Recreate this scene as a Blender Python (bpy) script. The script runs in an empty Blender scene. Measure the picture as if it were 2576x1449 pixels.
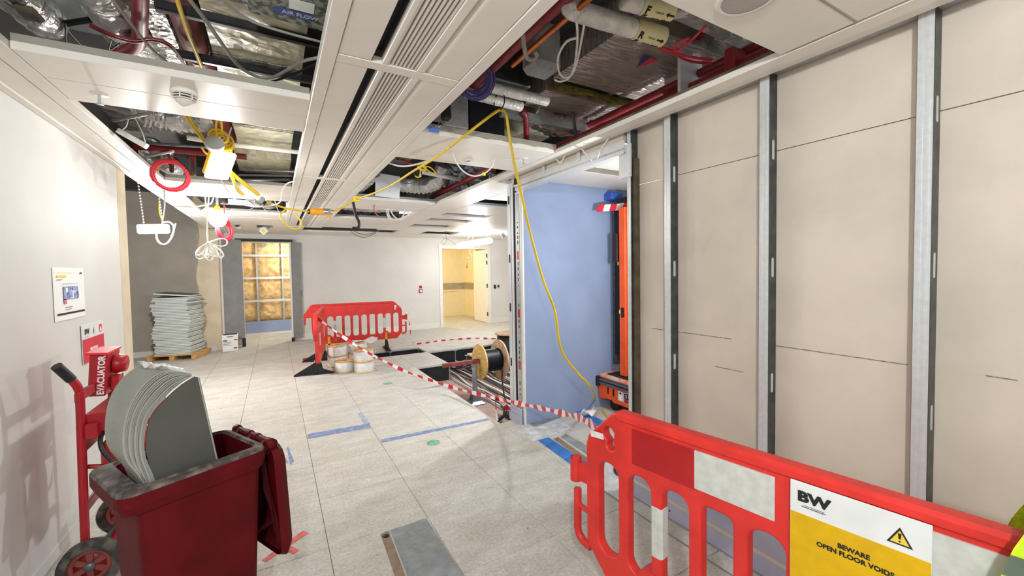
import bpy, bmesh, math, random
from mathutils import Matrix, Vector
C = bpy.context.scene.collection
S = bpy.context.scene
random.seed(7)
PI = math.pi

# ------------------------------------------------------------------ camera
CAM_H, F, CX, CY = 1.63, 1034.6, 1288.0, 714.5
YAW, PIT, ROL = -0.5237, 0.0348, -0.0164
def _rot():
    c, s = math.cos, math.sin
    A = Matrix(((1,0,0),(0,0,-1),(0,1,0)))
    Ry = Matrix(((c(YAW),0,s(YAW)),(0,1,0),(-s(YAW),0,c(YAW))))
    Rx = Matrix(((1,0,0),(0,c(PIT),-s(PIT)),(0,s(PIT),c(PIT))))
    Rz = Matrix(((c(ROL),-s(ROL),0),(s(ROL),c(ROL),0),(0,0,1)))
    return Rz @ Rx @ Ry @ A
MW = _rot()
cam = bpy.data.cameras.new('camera'); camo = bpy.data.objects.new('camera', cam); C.objects.link(camo)
cam.sensor_width = 36; cam.lens = F / 2576 * 36
cam.shift_x = -(CX - 1288) / 2576; cam.shift_y = (CY - 724.5) / 2576
cam.clip_start = 0.02; cam.clip_end = 100
flip = Matrix(((1,0,0),(0,-1,0),(0,0,-1)))
camo.matrix_world = Matrix.Translation((0,0,CAM_H)) @ (MW.transposed() @ flip).to_4x4()
S.camera = camo

# ------------------------------------------------------------------ world, exposure
w = bpy.data.worlds.new('world'); S.world = w; w.use_nodes = True
bg = w.node_tree.nodes['Background']; bg.inputs[0].default_value = (0.97, 0.985, 1.0, 1); bg.inputs[1].default_value = 0.6
S.view_settings.view_transform = 'Standard'; S.view_settings.look = 'None'
S.view_settings.gamma = 1; S.view_settings.use_curve_mapping = False
S.view_settings.exposure = 0.70
S.cycles.max_bounces = 8; S.cycles.diffuse_bounces = 5; S.cycles.glossy_bounces = 3
LAMP_W = dict(main=13, left=110, bulb=30, tube=55, corridor=30, warm=32, alcove=34, rear=98, right=95)

# points of the place from the survey photo: a ray met with a real plane of the room
def _ray(x, y): return MW.transposed() @ Vector(((x-CX)/F, (y-CY)/F, 1.0))
def PZ(x, y, z): d = _ray(x, y); return Vector((0,0,CAM_H)) + d*((z-CAM_H)/d.z)
def PX(x, y, X): d = _ray(x, y); return Vector((0,0,CAM_H)) + d*(X/d.x)
def PY(x, y, Y): d = _ray(x, y); return Vector((0,0,CAM_H)) + d*(Y/d.y)

# ------------------------------------------------------------------ materials
def lin(c):
    if isinstance(c, str):
        c = [int(c[i:i+2], 16)/255 for i in (0, 2, 4)]
    return tuple((x/12.92 if x <= .04045 else ((x+.055)/1.055)**2.4) for x in c)
_m = {}
def mat(name, col, rough=.6, metal=0., var=.06, scale=8., bump=0., bscale=40., obj=False, spec=.5, emit=None, est=0., col2=None, lo=.35, hi=.65, alpha=None, detail=4, stretch=None):
    """principled material with a noise mottling of its colour, optional bump"""
    if name in _m: return _m[name]
    m = bpy.data.materials.new(name); m.use_nodes = True; nt = m.node_tree; N = nt.nodes; L = nt.links
    b = N['Principled BSDF']; b.inputs['Roughness'].default_value = rough; b.inputs['Metallic'].default_value = metal
    b.inputs['Specular IOR Level'].default_value = spec
    c = lin(col); c2 = lin(col2) if col2 else tuple(min(1, x*(1+var*2.2)) for x in c)
    c1 = c if col2 else tuple(x*(1-var*2.2) for x in c)
    if var or col2:
        if obj: tc = N.new('ShaderNodeTexCoord'); src = tc.outputs['Object']
        else: tc = N.new('ShaderNodeNewGeometry'); src = tc.outputs['Position']
        if stretch:
            mp = N.new('ShaderNodeMapping'); mp.inputs['Scale'].default_value = stretch; L.new(src, mp.inputs[0]); src = mp.outputs[0]
        n = N.new('ShaderNodeTexNoise'); n.inputs['Scale'].default_value = scale; n.inputs['Detail'].default_value = detail
        L.new(src, n.inputs['Vector'])
        r = N.new('ShaderNodeValToRGB'); r.color_ramp.elements[0].position = lo; r.color_ramp.elements[1].position = hi
        r.color_ramp.elements[0].color = (*c1, 1); r.color_ramp.elements[1].color = (*c2, 1)
        L.new(n.outputs['Fac'], r.inputs[0]); L.new(r.outputs[0], b.inputs['Base Color'])
    else:
        b.inputs['Base Color'].default_value = (*c, 1)
    if bump:
        n2 = N.new('ShaderNodeTexNoise'); n2.inputs['Scale'].default_value = bscale; n2.inputs['Detail'].default_value = 3
        tc2 = N.new('ShaderNodeNewGeometry'); L.new(tc2.outputs['Position'], n2.inputs['Vector'])
        bp = N.new('ShaderNodeBump'); bp.inputs['Strength'].default_value = bump; bp.inputs['Distance'].default_value = .02
        L.new(n2.outputs['Fac'], bp.inputs['Height']); L.new(bp.outputs[0], b.inputs['Normal'])
    if emit:
        b.inputs['Emission Color'].default_value = (*lin(emit), 1); b.inputs['Emission Strength'].default_value = est
    if alpha is not None: b.inputs['Alpha'].default_value = alpha
    _m[name] = m; return m

def paint_mat(name, col, cover=.5, scale=18, rough=.7):
    """worn floor paint: patchy coverage on a thin film"""
    if name in _m: return _m[name]
    m = bpy.data.materials.new(name); m.use_nodes = True; nt = m.node_tree; N = nt.nodes; L = nt.links
    b = N['Principled BSDF']; b.inputs['Roughness'].default_value = rough; b.inputs['Base Color'].default_value = (*lin(col), 1)
    g = N.new('ShaderNodeNewGeometry'); n = N.new('ShaderNodeTexNoise'); n.inputs['Scale'].default_value = scale; n.inputs['Detail'].default_value = 6
    L.new(g.outputs['Position'], n.inputs['Vector'])
    r = N.new('ShaderNodeValToRGB'); r.color_ramp.elements[0].position = max(0, .5-cover*.5); r.color_ramp.elements[1].position = min(1, .95-cover*.5+.05)
    L.new(n.outputs['Fac'], r.inputs[0]); L.new(r.outputs[0], b.inputs['Alpha']); _m[name] = m; return m

def floor_mat():
    m = bpy.data.materials.new('dusty raised floor'); m.use_nodes = True; nt = m.node_tree; N = nt.nodes; L = nt.links
    b = N['Principled BSDF']; b.inputs['Roughness'].default_value = .62; b.inputs['Specular IOR Level'].default_value = .35
    oi = N.new('ShaderNodeObjectInfo'); g = N.new('ShaderNodeNewGeometry')
    def noise(scale, det, st=None, rough=.6):
        src = g.outputs['Position']
        if st:
            mp = N.new('ShaderNodeMapping'); mp.inputs['Scale'].default_value = st; L.new(src, mp.inputs[0]); src = mp.outputs[0]
        n = N.new('ShaderNodeTexNoise'); n.inputs['Scale'].default_value = scale; n.inputs['Detail'].default_value = det; n.inputs['Roughness'].default_value = rough
        L.new(src, n.inputs['Vector']); return n.outputs['Fac']
    def ramp(fac, p0, c0, p1, c1):
        r = N.new('ShaderNodeValToRGB'); e = r.color_ramp.elements
        e[0].position = p0; e[1].position = p1; e[0].color = (*lin(c0), 1); e[1].color = (*lin(c1), 1); L.new(fac, r.inputs[0]); return r.outputs[0]
    def mix(fac, a, bb, mode='MIX'):
        x = N.new('ShaderNodeMix'); x.data_type = 'RGBA'; x.blend_type = mode
        if isinstance(fac, float): x.inputs[0].default_value = fac
        else: L.new(fac, x.inputs[0])
        L.new(a, x.inputs[6]); L.new(bb, x.inputs[7]); return x.outputs[2]
    base = ramp(oi.outputs['Random'], 0., 'bfbeb7', 1., 'cdccc6')
    big = ramp(noise(2.2, 5), .3, 'b0ada5', .7, 'dbdad5')
    c = mix(.6, base, big)
    streak = ramp(noise(4.5, 7, (.7, 1.4, 1), .7), .4, 'afa99d', .62, 'dedcd5')
    c = mix(.55, c, streak)
    fine = ramp(noise(55, 5), .3, '938a7e', .62, 'e2ded6'); c = mix(.36, c, fine)
    sm = noise(14, 7, (.8, 1.4, 1), .75); r2 = N.new('ShaderNodeValToRGB'); r2.color_ramp.elements[0].position = .57; r2.color_ramp.elements[1].position = .66
    L.new(sm, r2.inputs[0]); wht = N.new('ShaderNodeRGB'); wht.outputs[0].default_value = (*lin('dcd8d0'), 1); c = mix(r2.outputs[0], c, wht.outputs[0])
    s2 = noise(17, 6, (1.3, .7, 1), .7); r3 = N.new('ShaderNodeValToRGB'); r3.color_ramp.elements[0].position = .28; r3.color_ramp.elements[1].position = .36
    r3.color_ramp.elements[0].color = (1,1,1,1); r3.color_ramp.elements[1].color = (0,0,0,1)
    L.new(s2, r3.inputs[0]); dk = N.new('ShaderNodeRGB'); dk.outputs[0].default_value = (*lin('867d71'), 1); c = mix(r3.outputs[0], c, dk.outputs[0])
    L.new(c, b.inputs['Base Color']); return m

def foil_mat(name, col='c9c8c4', rough=.3, bs=14., st=.9, warm=None, stretch=(1,1,1), metal=.6):
    m = bpy.data.materials.new(name); m.use_nodes = True; nt = m.node_tree; N = nt.nodes; L = nt.links
    b = N['Principled BSDF']; b.inputs['Metallic'].default_value = metal; b.inputs['Roughness'].default_value = rough
    g0 = N.new('ShaderNodeNewGeometry'); g = N.new('ShaderNodeMapping'); g.inputs['Scale'].default_value = stretch; L.new(g0.outputs['Position'], g.inputs[0])
    n = N.new('ShaderNodeTexNoise'); n.inputs['Scale'].default_value = bs; n.inputs['Detail'].default_value = 6; n.inputs['Distortion'].default_value = 1.2
    v = N.new('ShaderNodeTexVoronoi'); v.inputs['Scale'].default_value = bs*1.6
    L.new(g.outputs[0], n.inputs['Vector']); L.new(g.outputs[0], v.inputs['Vector'])
    ad = N.new('ShaderNodeMath'); ad.operation = 'ADD'; L.new(n.outputs['Fac'], ad.inputs[0]); L.new(v.outputs['Distance'], ad.inputs[1])
    bp = N.new('ShaderNodeBump'); bp.inputs['Strength'].default_value = st; bp.inputs['Distance'].default_value = .03
    L.new(ad.outputs[0], bp.inputs['Height']); L.new(bp.outputs[0], b.inputs['Normal'])
    r = N.new('ShaderNodeValToRGB'); r.color_ramp.elements[0].position = .35; r.color_ramp.elements[1].position = .65
    r.color_ramp.elements[0].color = (*[x*.8 for x in lin(col)], 1); r.color_ramp.elements[1].color = (*lin(warm or col), 1)
    L.new(n.outputs['Fac'], r.inputs[0]); L.new(r.outputs[0], b.inputs['Base Color'])
    _m[name] = m; return m

M = dict(
 white=mat('white wall paint', 'd9d8d5', .6, var=.012, scale=3, bump=.06, bscale=220),
 wallback=mat('back wall paint', 'dedad3', .6, var=.02, scale=1.5, bump=.05, bscale=200),
 greywall=mat('taupe wall paint', '9f988d', .75, var=.03, scale=3, bump=.1, bscale=180),
 beige=mat('bare plaster', 'd8c9ae', .8, var=.03, scale=4),
 gyp=mat('buff plasterboard', 'd5cabc', .8, var=.03, scale=2.5, bump=.12, bscale=260),
 blueb=mat('blue plasterboard', '93a5c9', .7, var=.03, scale=2.5, bump=.08, bscale=220),
 bluestrip=mat('blue board strip', 'b2b5cb', .7, var=.03, scale=6),
 panel=mat('white ceiling metal', 'e9e5dc', .4, var=.012, scale=5),
 panel_edge_shade=mat('shaded panel edge', '9c978c', .5, var=.03),  # edge colour darkened for the shade the panel returns sit in
 slot=mat('black slot', '060606', .7, var=0),
 galv=mat('galvanised steel', 'b4b9bb', .36, .7, var=.05, scale=40, bump=.05, bscale=90),
 galvlt=mat('bright galvanised steel', 'd6dadc', .4, .35, var=.02, scale=50),
 galvdk=mat('dark galvanised steel', '5b5f60', .45, .8, var=.12, scale=14),
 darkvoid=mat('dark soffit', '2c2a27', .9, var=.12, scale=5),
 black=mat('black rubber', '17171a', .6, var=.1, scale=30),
 blackpl=mat('black plastic', '1d1d1f', .45, var=.06),
 red=mat('red barrier plastic', 'd8322b', .42, var=.05, scale=9, bump=.05, bscale=120),
 redbin=mat('red bin plastic', '570a11', .55, var=.08, scale=7, bump=.06, bscale=160, spec=.15),
 redrim=mat('dusty bin rim', '463c39', .75, var=.2, scale=24, col2='8a807a', lo=.45, hi=.75),
 redpaint=mat('red enamel', 'ab1624', .35, var=.04),
 redcable=mat('red cable sheath', 'd22a3a', .45, var=.04),
 maroon=mat('maroon pipe paint', '7e1d22', .45, var=.08, scale=10),
 rust=mat('dull red oxide', '8a4038', .6, var=.1, scale=12),
 copper=mat('copper', 'c06a3a', .35, .9, var=.06),
 lag=mat('white pipe lagging', 'd6d4cc', .42, .15, var=.08, scale=14, bump=.35, bscale=45),
 foil=foil_mat('foil insulation'),
 foilw=foil_mat('warm foil insulation', 'd9d5c6', .42, 12., .22, 'ece7c2', metal=.08),
 foilb=foil_mat('large crinkled foil', 'd2d2d0', .22, 6., 1.0),
 film=foil_mat('clear wrap foil', 'b4b2ae', .28, 5., .55, 'bfa8a0', (1, 5, 1), .6),
 yellow=mat('yellow cable sheath', 'e0bc1e', .45, var=.05),
 yellowpl=mat('yellow plastic', 'f0a818', .4, var=.03),
 whitecable=mat('white cable sheath', 'e8e6e0', .45, var=.03),
 greycable=mat('grey cable sheath', '8d8b84', .5, var=.05),
 blackcable=mat('black cable sheath', '121214', .4, var=.1),
 purple=mat('violet data cable', '4c4486', .45, var=.06),
 paper=mat('white paper', 'f2f2f0', .7, var=.01),
 greyink=mat('grey ink', '4a4650', .7, var=.05), ink=mat('black ink', '1a1a1c', .7, var=0), blueink=mat('blue plan ink', '8d9cd0', .7, var=.25, scale=60),
 yelink=mat('yellow highlighter', 'f0e02c', .7, var=.02), pinkink=mat('pink plan ink', 'd06a86', .7, var=.1, scale=60),
 redink=mat('red sign print', 'd0263c', .5, var=.03), signyel=mat('yellow sign print', 'd8ac00', .5, var=.03, scale=20), signwhite=mat('white sign board', 'dfe2e0', .5, var=.02),
 reflect=mat('white reflective sheet', 'c8cbc4', .35, var=.04, scale=30), triyel=mat('sign triangle yellow', 'e3c648', .5, var=.02),
 ply=mat('plywood', 'd8b26c', .6, var=.08, scale=9, stretch=(1,1,5)), plyend=mat('weathered plywood', 'c9a888', .7, var=.12, scale=12),
 timber=mat('pallet timber', 'c79a5e', .75, var=.1, scale=18), card=mat('grey tile core', '5f625e', .8, var=.08),
 tile=mat('pale metal tile edge', 'd2d8d3', .5, .1, var=.015, scale=12), foam=mat('grey foam sheet', '9b9d95', .75, var=.05, scale=5, bump=.05, bscale=100), foamdk=mat('dark sheet face', '4d4e49', .7, var=.05, scale=4),
 insul=mat('mineral wool', 'c99f62', .95, col2='f0d6a2', scale=9, lo=.3, hi=.7, bump=.9, bscale=16), slabrock=mat('yellow rockwool', '8f8238', .95, var=.2, scale=30),
 cream=mat('cream wall paint', 'f0e4c0', .6, var=.01), dado=mat('grey dado rail', 'a89f8c', .5, var=.05), doorw=mat('white door paint', 'ece8e0', .45, var=.01),
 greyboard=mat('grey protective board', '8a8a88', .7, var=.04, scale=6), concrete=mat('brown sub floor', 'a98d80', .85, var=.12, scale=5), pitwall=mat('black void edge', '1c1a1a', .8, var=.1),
 orange=mat('orange machine paint', 'ef5a1e', .4, var=.04), dusty=mat('dusty orange deck', 'd8b8a8', .7, col2='e2794a', scale=12, lo=.4, hi=.62), tag_dk=mat('dark label', '2a1a22', .5, var=0), tag_rd=mat('crimson label', 'b01040', .5, var=0),
 screw=mat('grey screw steel', '77787a', .4, .7, var=.05), chrome=mat('bright steel', 'c8c8c6', .22, .95, var=.03), hivis=mat('lime hi vis fabric', 'c6e81e', .8, var=.08, scale=25, bump=.2, bscale=60), hivisgrey=mat('grey reflective band', '5a6a58', .5, var=.08),
 lampbody=mat('lamp grey plastic', 'b9bcbe', .4, var=.03), lampon=mat('lit lamp lens', 'fff4dc', .3, var=0, emit='fff4e0', est=5.5), lampon2=mat('lit tube lens', 'fffaf0', .3, var=0, emit='fff8ec', est=8.),
 bluetag=mat('blue tag', '5b78c8', .5, var=.02), extred=mat('extinguisher red', 'b23a30', .32, var=.05), brass=mat('brass', 'b9923c', .35, .8, var=.05), green=mat('green tag', '6fcf6a', .5, var=.02),
 rubberdust=mat('dusty tyre', '3a3735', .8, col2='77706a', scale=20, lo=.45, hi=.75), film2=mat('clear polythene', 'd8d8d4', .25, var=.05, alpha=.35), shrink=mat('shrink wrap', 'e6e6e4', .18, var=.04, scale=20), dark=mat('dark metal', '2b2b2d', .4, .6, var=.05),
 pinkwire=mat('pink wire', 'c8566a', .5, var=.05), speaker=mat('speaker grille', 'a9a5a0', .6, var=.03, scale=90), wood2=mat('drum edge', 'b5905a', .7, var=.1),
)
M['floor'] = floor_mat(); M['timberdk'] = mat('dark timber', '5d523f', .85, var=.12, scale=14)

# ------------------------------------------------------------------ mesh helpers
I4 = Matrix.Identity(4)
def T(x, y, z=0, rz=0): return Matrix.Translation((x, y, z)) @ Matrix.Rotation(rz, 4, 'Z')
def frame(o, xd, yd):
    """matrix whose local x, y run along xd, yd (made square) from o"""
    x = Vector(xd).normalized(); z = x.cross(Vector(yd)).normalized(); y = z.cross(x)
    m = Matrix((x, y, z)).transposed().to_4x4(); m.translation = Vector(o); return m
def smooth_path(pts, k=6):
    pts = [Vector(p) for p in pts]; out = []
    n = len(pts)
    for i in range(n-1):
        p0 = pts[max(i-1, 0)]; p1 = pts[i]; p2 = pts[i+1]; p3 = pts[min(i+2, n-1)]
        for j in range(k):
            t = j/k; out.append(.5*((2*p1)+(p2-p0)*t+(2*p0-5*p1+4*p2-p3)*t*t+(3*p1-p0-3*p2+p3)*t**3))
    out.append(pts[-1]); return out
class MB:
    def __init__(s): s.v = []; s.f = []; s.mi = []; s.sm = []
    def add(s, vs, fs, X=I4, mi=0, sm=False):
        b = len(s.v); s.v += [tuple(X @ Vector(v)) for v in vs]
        for f in fs: s.f.append([i+b for i in f]); s.mi.append(mi); s.sm.append(sm)
        return s
    def box(s, x0, x1, y0, y1, z0, z1, X=I4, mi=0):
        return s.add([(x0,y0,z0),(x1,y0,z0),(x1,y1,z0),(x0,y1,z0),(x0,y0,z1),(x1,y0,z1),(x1,y1,z1),(x0,y1,z1)],
            [(0,3,2,1),(4,5,6,7),(0,1,5,4),(1,2,6,5),(2,3,7,6),(3,0,4,7)], X, mi)
    def cbox(s, x0, x1, y0, y1, z0, z1, c=.004, X=I4, mi=0):
        """box with chamfered edges"""
        bm = bmesh.new(); r = bmesh.ops.create_cube(bm, size=1)
        for v in bm.verts: v.co = Vector(((x0+x1)/2+v.co.x*(x1-x0), (y0+y1)/2+v.co.y*(y1-y0), (z0+z1)/2+v.co.z*(z1-z0)))
        bmesh.ops.bevel(bm, geom=bm.edges[:], offset=c, segments=1, affect='EDGES', profile=.5)
        bm.verts.ensure_lookup_table(); bm.verts.index_update()
        s.add([v.co.copy() for v in bm.verts], [[v.index for v in f.verts] for f in bm.faces], X, mi); bm.free(); return s
    def prism(s, poly, h0, h1, X=I4, mi=0):
        n = len(poly); vs = [(p[0], p[1], h0) for p in poly]+[(p[0], p[1], h1) for p in poly]
        fs = [list(range(n))[::-1], list(range(n, 2*n))]+[(i, (i+1) % n, n+(i+1) % n, n+i) for i in range(n)]
        return s.add(vs, fs, X, mi)
    def tube(s, pts, r, n=8, X=I4, mi=0, cap=True, closed=False):
        pts = [Vector(p) for p in pts]; m = len(pts); vs = []; fs = []
        up = Vector((0,0,1)); prev = None
        for i, p in enumerate(pts):
            t = ((pts[(i+1) % m] if closed or i < m-1 else p)-(pts[i-1] if closed or i > 0 else p))
            t = t.normalized() if t.length > 1e-9 else Vector((0,0,1))
            if prev is None:
                a = t.orthogonal().normalized()
            else:
                a = (prev-t*prev.dot(t)); a = a.normalized() if a.length > 1e-6 else t.orthogonal().normalized()
            prev = a; b = t.cross(a); rr = r[i] if isinstance(r, (list, tuple)) else r
            vs += [p+(a*math.cos(2*PI*k/n)+b*math.sin(2*PI*k/n))*rr for k in range(n)]
        for i in range(m if closed else m-1):
            j = (i+1) % m
            fs += [(i*n+k, i*n+(k+1) % n, j*n+(k+1) % n, j*n+k) for k in range(n)]
        s.add(vs, fs, X, mi, True)
        if cap and not closed:
            s.add(vs[:n], [list(range(n))[::-1]], X, mi); s.add(vs[-n:], [list(range(n))], X, mi)
        return s
    def lathe(s, prof, X=I4, n=20, mi=0, sm=True):
        """(radius, height) profile about local z"""
        vs = []; fs = []
        for r, h in prof: vs += [(r*math.cos(2*PI*k/n), r*math.sin(2*PI*k/n), h) for k in range(n)]
        for i in range(len(prof)-1): fs += [(i*n+k, i*n+(k+1) % n, (i+1)*n+(k+1) % n, (i+1)*n+k) for k in range(n)]
        return s.add(vs, fs, X, mi, sm)
    def sheet(s, fn, nu, nv, X=I4, mi=0, sm=True):
        vs = [fn(i/nu, j/nv) for j in range(nv+1) for i in range(nu+1)]
        fs = [(j*(nu+1)+i, j*(nu+1)+i+1, (j+1)*(nu+1)+i+1, (j+1)*(nu+1)+i) for j in range(nv) for i in range(nu)]
        return s.add(vs, fs, X, mi, sm)
    def mesh(s, name, mats):
        me = bpy.data.meshes.new(name); me.from_pydata(s.v, [], s.f)
        for m in (mats if isinstance(mats, (list, tuple)) else [mats]): me.materials.append(m)
        me.polygons.foreach_set('material_index', s.mi); me.polygons.foreach_set('use_smooth', s.sm); me.update(); return me
    def build(s, name, mats, parent=None, X=None):
        o = bpy.data.objects.new(name, s.mesh(name, mats)); C.objects.link(o)
        if X is not None: o.matrix_local = X
        if parent: o.parent = parent
        return o
def tag(o, label=None, cat=None, group=None, kind=None):
    for k, v in (('label', label), ('category', cat), ('group', group), ('kind', kind)):
        if v: o[k] = v
    return o
def thing(name, label, cat, X=I4, group=None):
    o = bpy.data.objects.new(name, None); C.objects.link(o); o.empty_display_size = .05; o.matrix_world = X
    return tag(o, label, cat, group)
def struct(o): o['kind'] = 'structure'; return o
def copy_tree(o, parent=None):
    c = o.copy(); C.objects.link(c)
    if parent: c.parent = parent
    for ch in list(o.children): copy_tree(ch, c)
    return c
def cable(name, pts, r, m, label, cat='cable', group=None, k=6, parent=None, n=7):
    o = MB().tube(smooth_path(pts, k), r, n).build(name, m, parent)
    if not parent: tag(o, label, cat, group)
    return o
def curve_mesh(name, cu, mats, parent, X):
    ob = bpy.data.objects.new('tmp', cu); C.objects.link(ob); bpy.context.view_layer.update()
    me = bpy.data.meshes.new_from_object(ob.evaluated_get(bpy.context.evaluated_depsgraph_get()))
    C.objects.unlink(ob); bpy.data.objects.remove(ob)
    me.materials.clear()
    for m in (mats if isinstance(mats, (list, tuple)) else [mats]): me.materials.append(m)
    me.name = name; o = bpy.data.objects.new(name, me); C.objects.link(o)
    o.matrix_local = X
    if parent: o.parent = parent
    return o
def text(name, s, size, X, m, parent, bold=0., sx=1., align='CENTER', thick=.0006, space=1.):
    cu = bpy.data.curves.new('text', 'FONT'); cu.body = s; cu.size = size; cu.align_x = align; cu.align_y = 'CENTER'
    cu.offset = bold; cu.extrude = thick; cu.resolution_u = 3; cu.space_line = space
    return curve_mesh(name, cu, m, parent, X @ Matrix.Diagonal((sx, 1, 1, 1)))
def plate(name, outer, holes, ext, bev, X, m, parent, res=2):
    cu = bpy.data.curves.new('plate', 'CURVE'); cu.dimensions = '2D'; cu.fill_mode = 'BOTH'; cu.extrude = ext; cu.bevel_depth = bev; cu.bevel_resolution = res; cu.offset = -bev if bev else 0
    for poly in [outer]+holes:
        sp = cu.splines.new('POLY'); sp.points.add(len(poly)-1); sp.use_cyclic_u = True
        for p, q in zip(sp.points, poly): p.co = (q[0], q[1], 0, 1)
    return curve_mesh(name, cu, m, parent, X)
def rrect(x0, x1, y0, y1, r, k=5):
    out = []
    for cx, cy, a in ((x1-r, y1-r, 0), (x0+r, y1-r, 90), (x0+r, y0+r, 180), (x1-r, y0+r, 270)):
        out += [(cx+r*math.cos(math.radians(a+90*i/k)), cy+r*math.sin(math.radians(a+90*i/k))) for i in range(k+1)]
    return out
def circ(cx, cy, r, n=16): return [(cx+r*math.cos(2*PI*i/n), cy+r*math.sin(2*PI*i/n)) for i in range(n)]
# ================================================================== STRUCTURE
ZC = 2.56            # suspended ceiling
XL = -1.13           # left wall face
YB = 11.27           # back wall
X0, Y0, TS = .230, 2.017, .6   # raised floor grid
ZS = -.30            # sub floor

# ---- floor: sub floor slab with raised floor tiles as parts
floor = struct(MB().box(-4, 8, -3, 16, ZS-.15, ZS).build('floor', M['concrete']))
tile_me = MB().cbox(-.2987, .2987, -.2987, .2987, -.035, 0, .0022).mesh('floor_tile', M['floor'])
MISSING = {(i, k) for i in range(3, 8) for k in range(3, 8)} | {(i, k) for i in range(4, 8) for k in (8, 9)} | {(2, 10), (3, 10)}
MISSING -= {(5, 8)}
for i in range(-5, 11):
    for k in range(-2, 19):
        xc, yc = X0+TS*(i+.5), Y0+TS*(k+.5)
        if (i, k) in MISSING and not (i == 3 and k == 8): continue
        if xc < -1.35 and yc < 4.8: continue           # behind the left wall
        if xc < -2.9 or (xc > 2.6 and yc < 1.7) or (xc > 5 and yc < 4) or (xc > 4.7 and k in range(0, 8)): continue
        if xc < -1.2 and yc > 10.9: continue
        if yc > 11.6 and not -.9 < xc < 1.1: continue
        t = bpy.data.objects.new('floor_tile', tile_me); C.objects.link(t); t.parent = floor
        t.location = (xc, yc, random.uniform(-.0012, 0)); t.rotation_euler = (random.uniform(-.0008, .0008), random.uniform(-.0008, .0008), random.choice((0, PI/2, PI)))
# pit: void edges, pedestals
ped = MB()
ped.box(-.006, .006, -.006, .006, 0, -ZS-.04); ped.box(-.045, .045, -.045, .045, 0, .006); ped.box(-.035, .035, -.035, .035, -ZS-.045, -ZS-.038); ped.tube([(0,0,0),(0,0,-ZS-.04)], .011, 8)
ped_me = ped.mesh('pedestal', M['galv'])
for (i, k) in [(3,3),(3,4),(3,5),(3,6),(3,7),(3,8),(4,8),(4,9),(4,10),(5,10),(6,10),(7,10),(2,10),(3,10),(2,11),(3,11),(4,11),(1,11),(8,10),(8,9),(8,8),(6,8),(5,8),(5,9),(6,9)]:
    o = bpy.data.objects.new('pedestal', ped_me); C.objects.link(o); o.parent = floor; o.location = (X0+TS*i, Y0+TS*k, ZS)
def voidedge(x0, x1, y0, y1):
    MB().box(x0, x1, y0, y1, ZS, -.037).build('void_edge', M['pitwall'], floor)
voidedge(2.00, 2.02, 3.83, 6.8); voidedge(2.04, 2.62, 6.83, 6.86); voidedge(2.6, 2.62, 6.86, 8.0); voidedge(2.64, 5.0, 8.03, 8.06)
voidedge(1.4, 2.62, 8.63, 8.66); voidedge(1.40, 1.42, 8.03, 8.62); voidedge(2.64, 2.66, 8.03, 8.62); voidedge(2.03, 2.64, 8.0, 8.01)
# paint and marks on the tiles
def film(name, m, pts, z=.0008):
    mb = MB(); mb.prism(pts, z, z+.0005); return mb.build(name, m, floor)
def strokes(name, m, paths, wd):
    mb = MB()
    for P, Q in paths:
        P, Q = Vector(P), Vector(Q); d = (Q-P).normalized()*wd/2; n = Vector((-d.y, d.x))
        mb.prism([tuple(P+n-d*.4), tuple(P-n-d*.4), tuple(P-n*.7+(Q-P)+d*.5), tuple(Q+n*.8+d*.4)], .0009, .0014)
    return mb.build(name, m, floor)
pz2 = lambda x, y: tuple(PZ(x, y, 0))[:2]
pblue = paint_mat('pale blue paint', '8ea3cf', .62); pblue2 = paint_mat('strong blue paint', '3f86d8', .75, 9); pgreen = paint_mat('green paint', '7fbf94', .85, 26); pred = paint_mat('red spray paint', 'ee7672', .85, 20)
pfaint = paint_mat('faint blue white paint', 'c3cbdf', .45); pgrey = paint_mat('grey screed patch', 'a2a8ac', .6, 7); pbrown = mat('bare board strip', '8d7a66', .8, var=.08, scale=22); pwhite = paint_mat('white paint spill', 'e9edf0', .62, 9)
film('paint_mark', pblue, [pz2(773, 1092), pz2(775, 1104), pz2(932, 1076), pz2(930, 1065)])
film('paint_mark', pfaint, [pz2(900, 1042), pz2(916, 1068), pz2(932, 1066), pz2(908, 1036)])
film('paint_mark', pblue, [pz2(958, 1106), pz2(960, 1114), pz2(1230, 1057), pz2(1228, 1052)])
film('paint_mark', pblue, [pz2(722, 1128), pz2(730, 1170), pz2(740, 1160), pz2(724, 1122)])
film('paint_mark', pblue, [pz2(706, 1140), pz2(712, 1160), pz2(726, 1165), pz2(716, 1150)])
film('paint_mark', pgreen, [(x, y) for x, y in circ(*pz2(1090, 1113), .062, 18)])
film('paint_mark', pgreen, [(x, y) for x, y in circ(*pz2(975, 965), .07, 14)])
strokes('spray_cross', pred, [(pz2(766, 1340), pz2(668, 1408)), (pz2(690, 1364), pz2(742, 1388))], .05)
film('paint_mark', pblue2, [pz2(1353, 1108), pz2(1440, 1172), pz2(1480, 1165), pz2(1380, 1100)])
film('paint_mark', pgrey, [pz2(1412, 1100), pz2(1500, 1160), pz2(1530, 1150), pz2(1424, 1092)])
film('bare_strip', pbrown, [pz2(1392, 1104), pz2(1478, 1165), pz2(1492, 1162), pz2(1404, 1100)])
film('paint_mark', pwhite, [pz2(1300, 1085), pz2(1340, 1110), pz2(1440, 1078), pz2(1400, 1052)])
film('paint_mark', pwhite, [pz2(1460, 1190), pz2(1560, 1262), pz2(1600, 1215), pz2(1515, 1150)])
film('paint_mark', pblue2, [pz2(1418, 1030), pz2(1500, 1072), pz2(1530, 1065), pz2(1445, 1022)])
film('paint_mark', pgrey, [pz2(1325, 1062), pz2(1345, 1075), pz2(1450, 1035), pz2(1430, 1026)])
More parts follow.
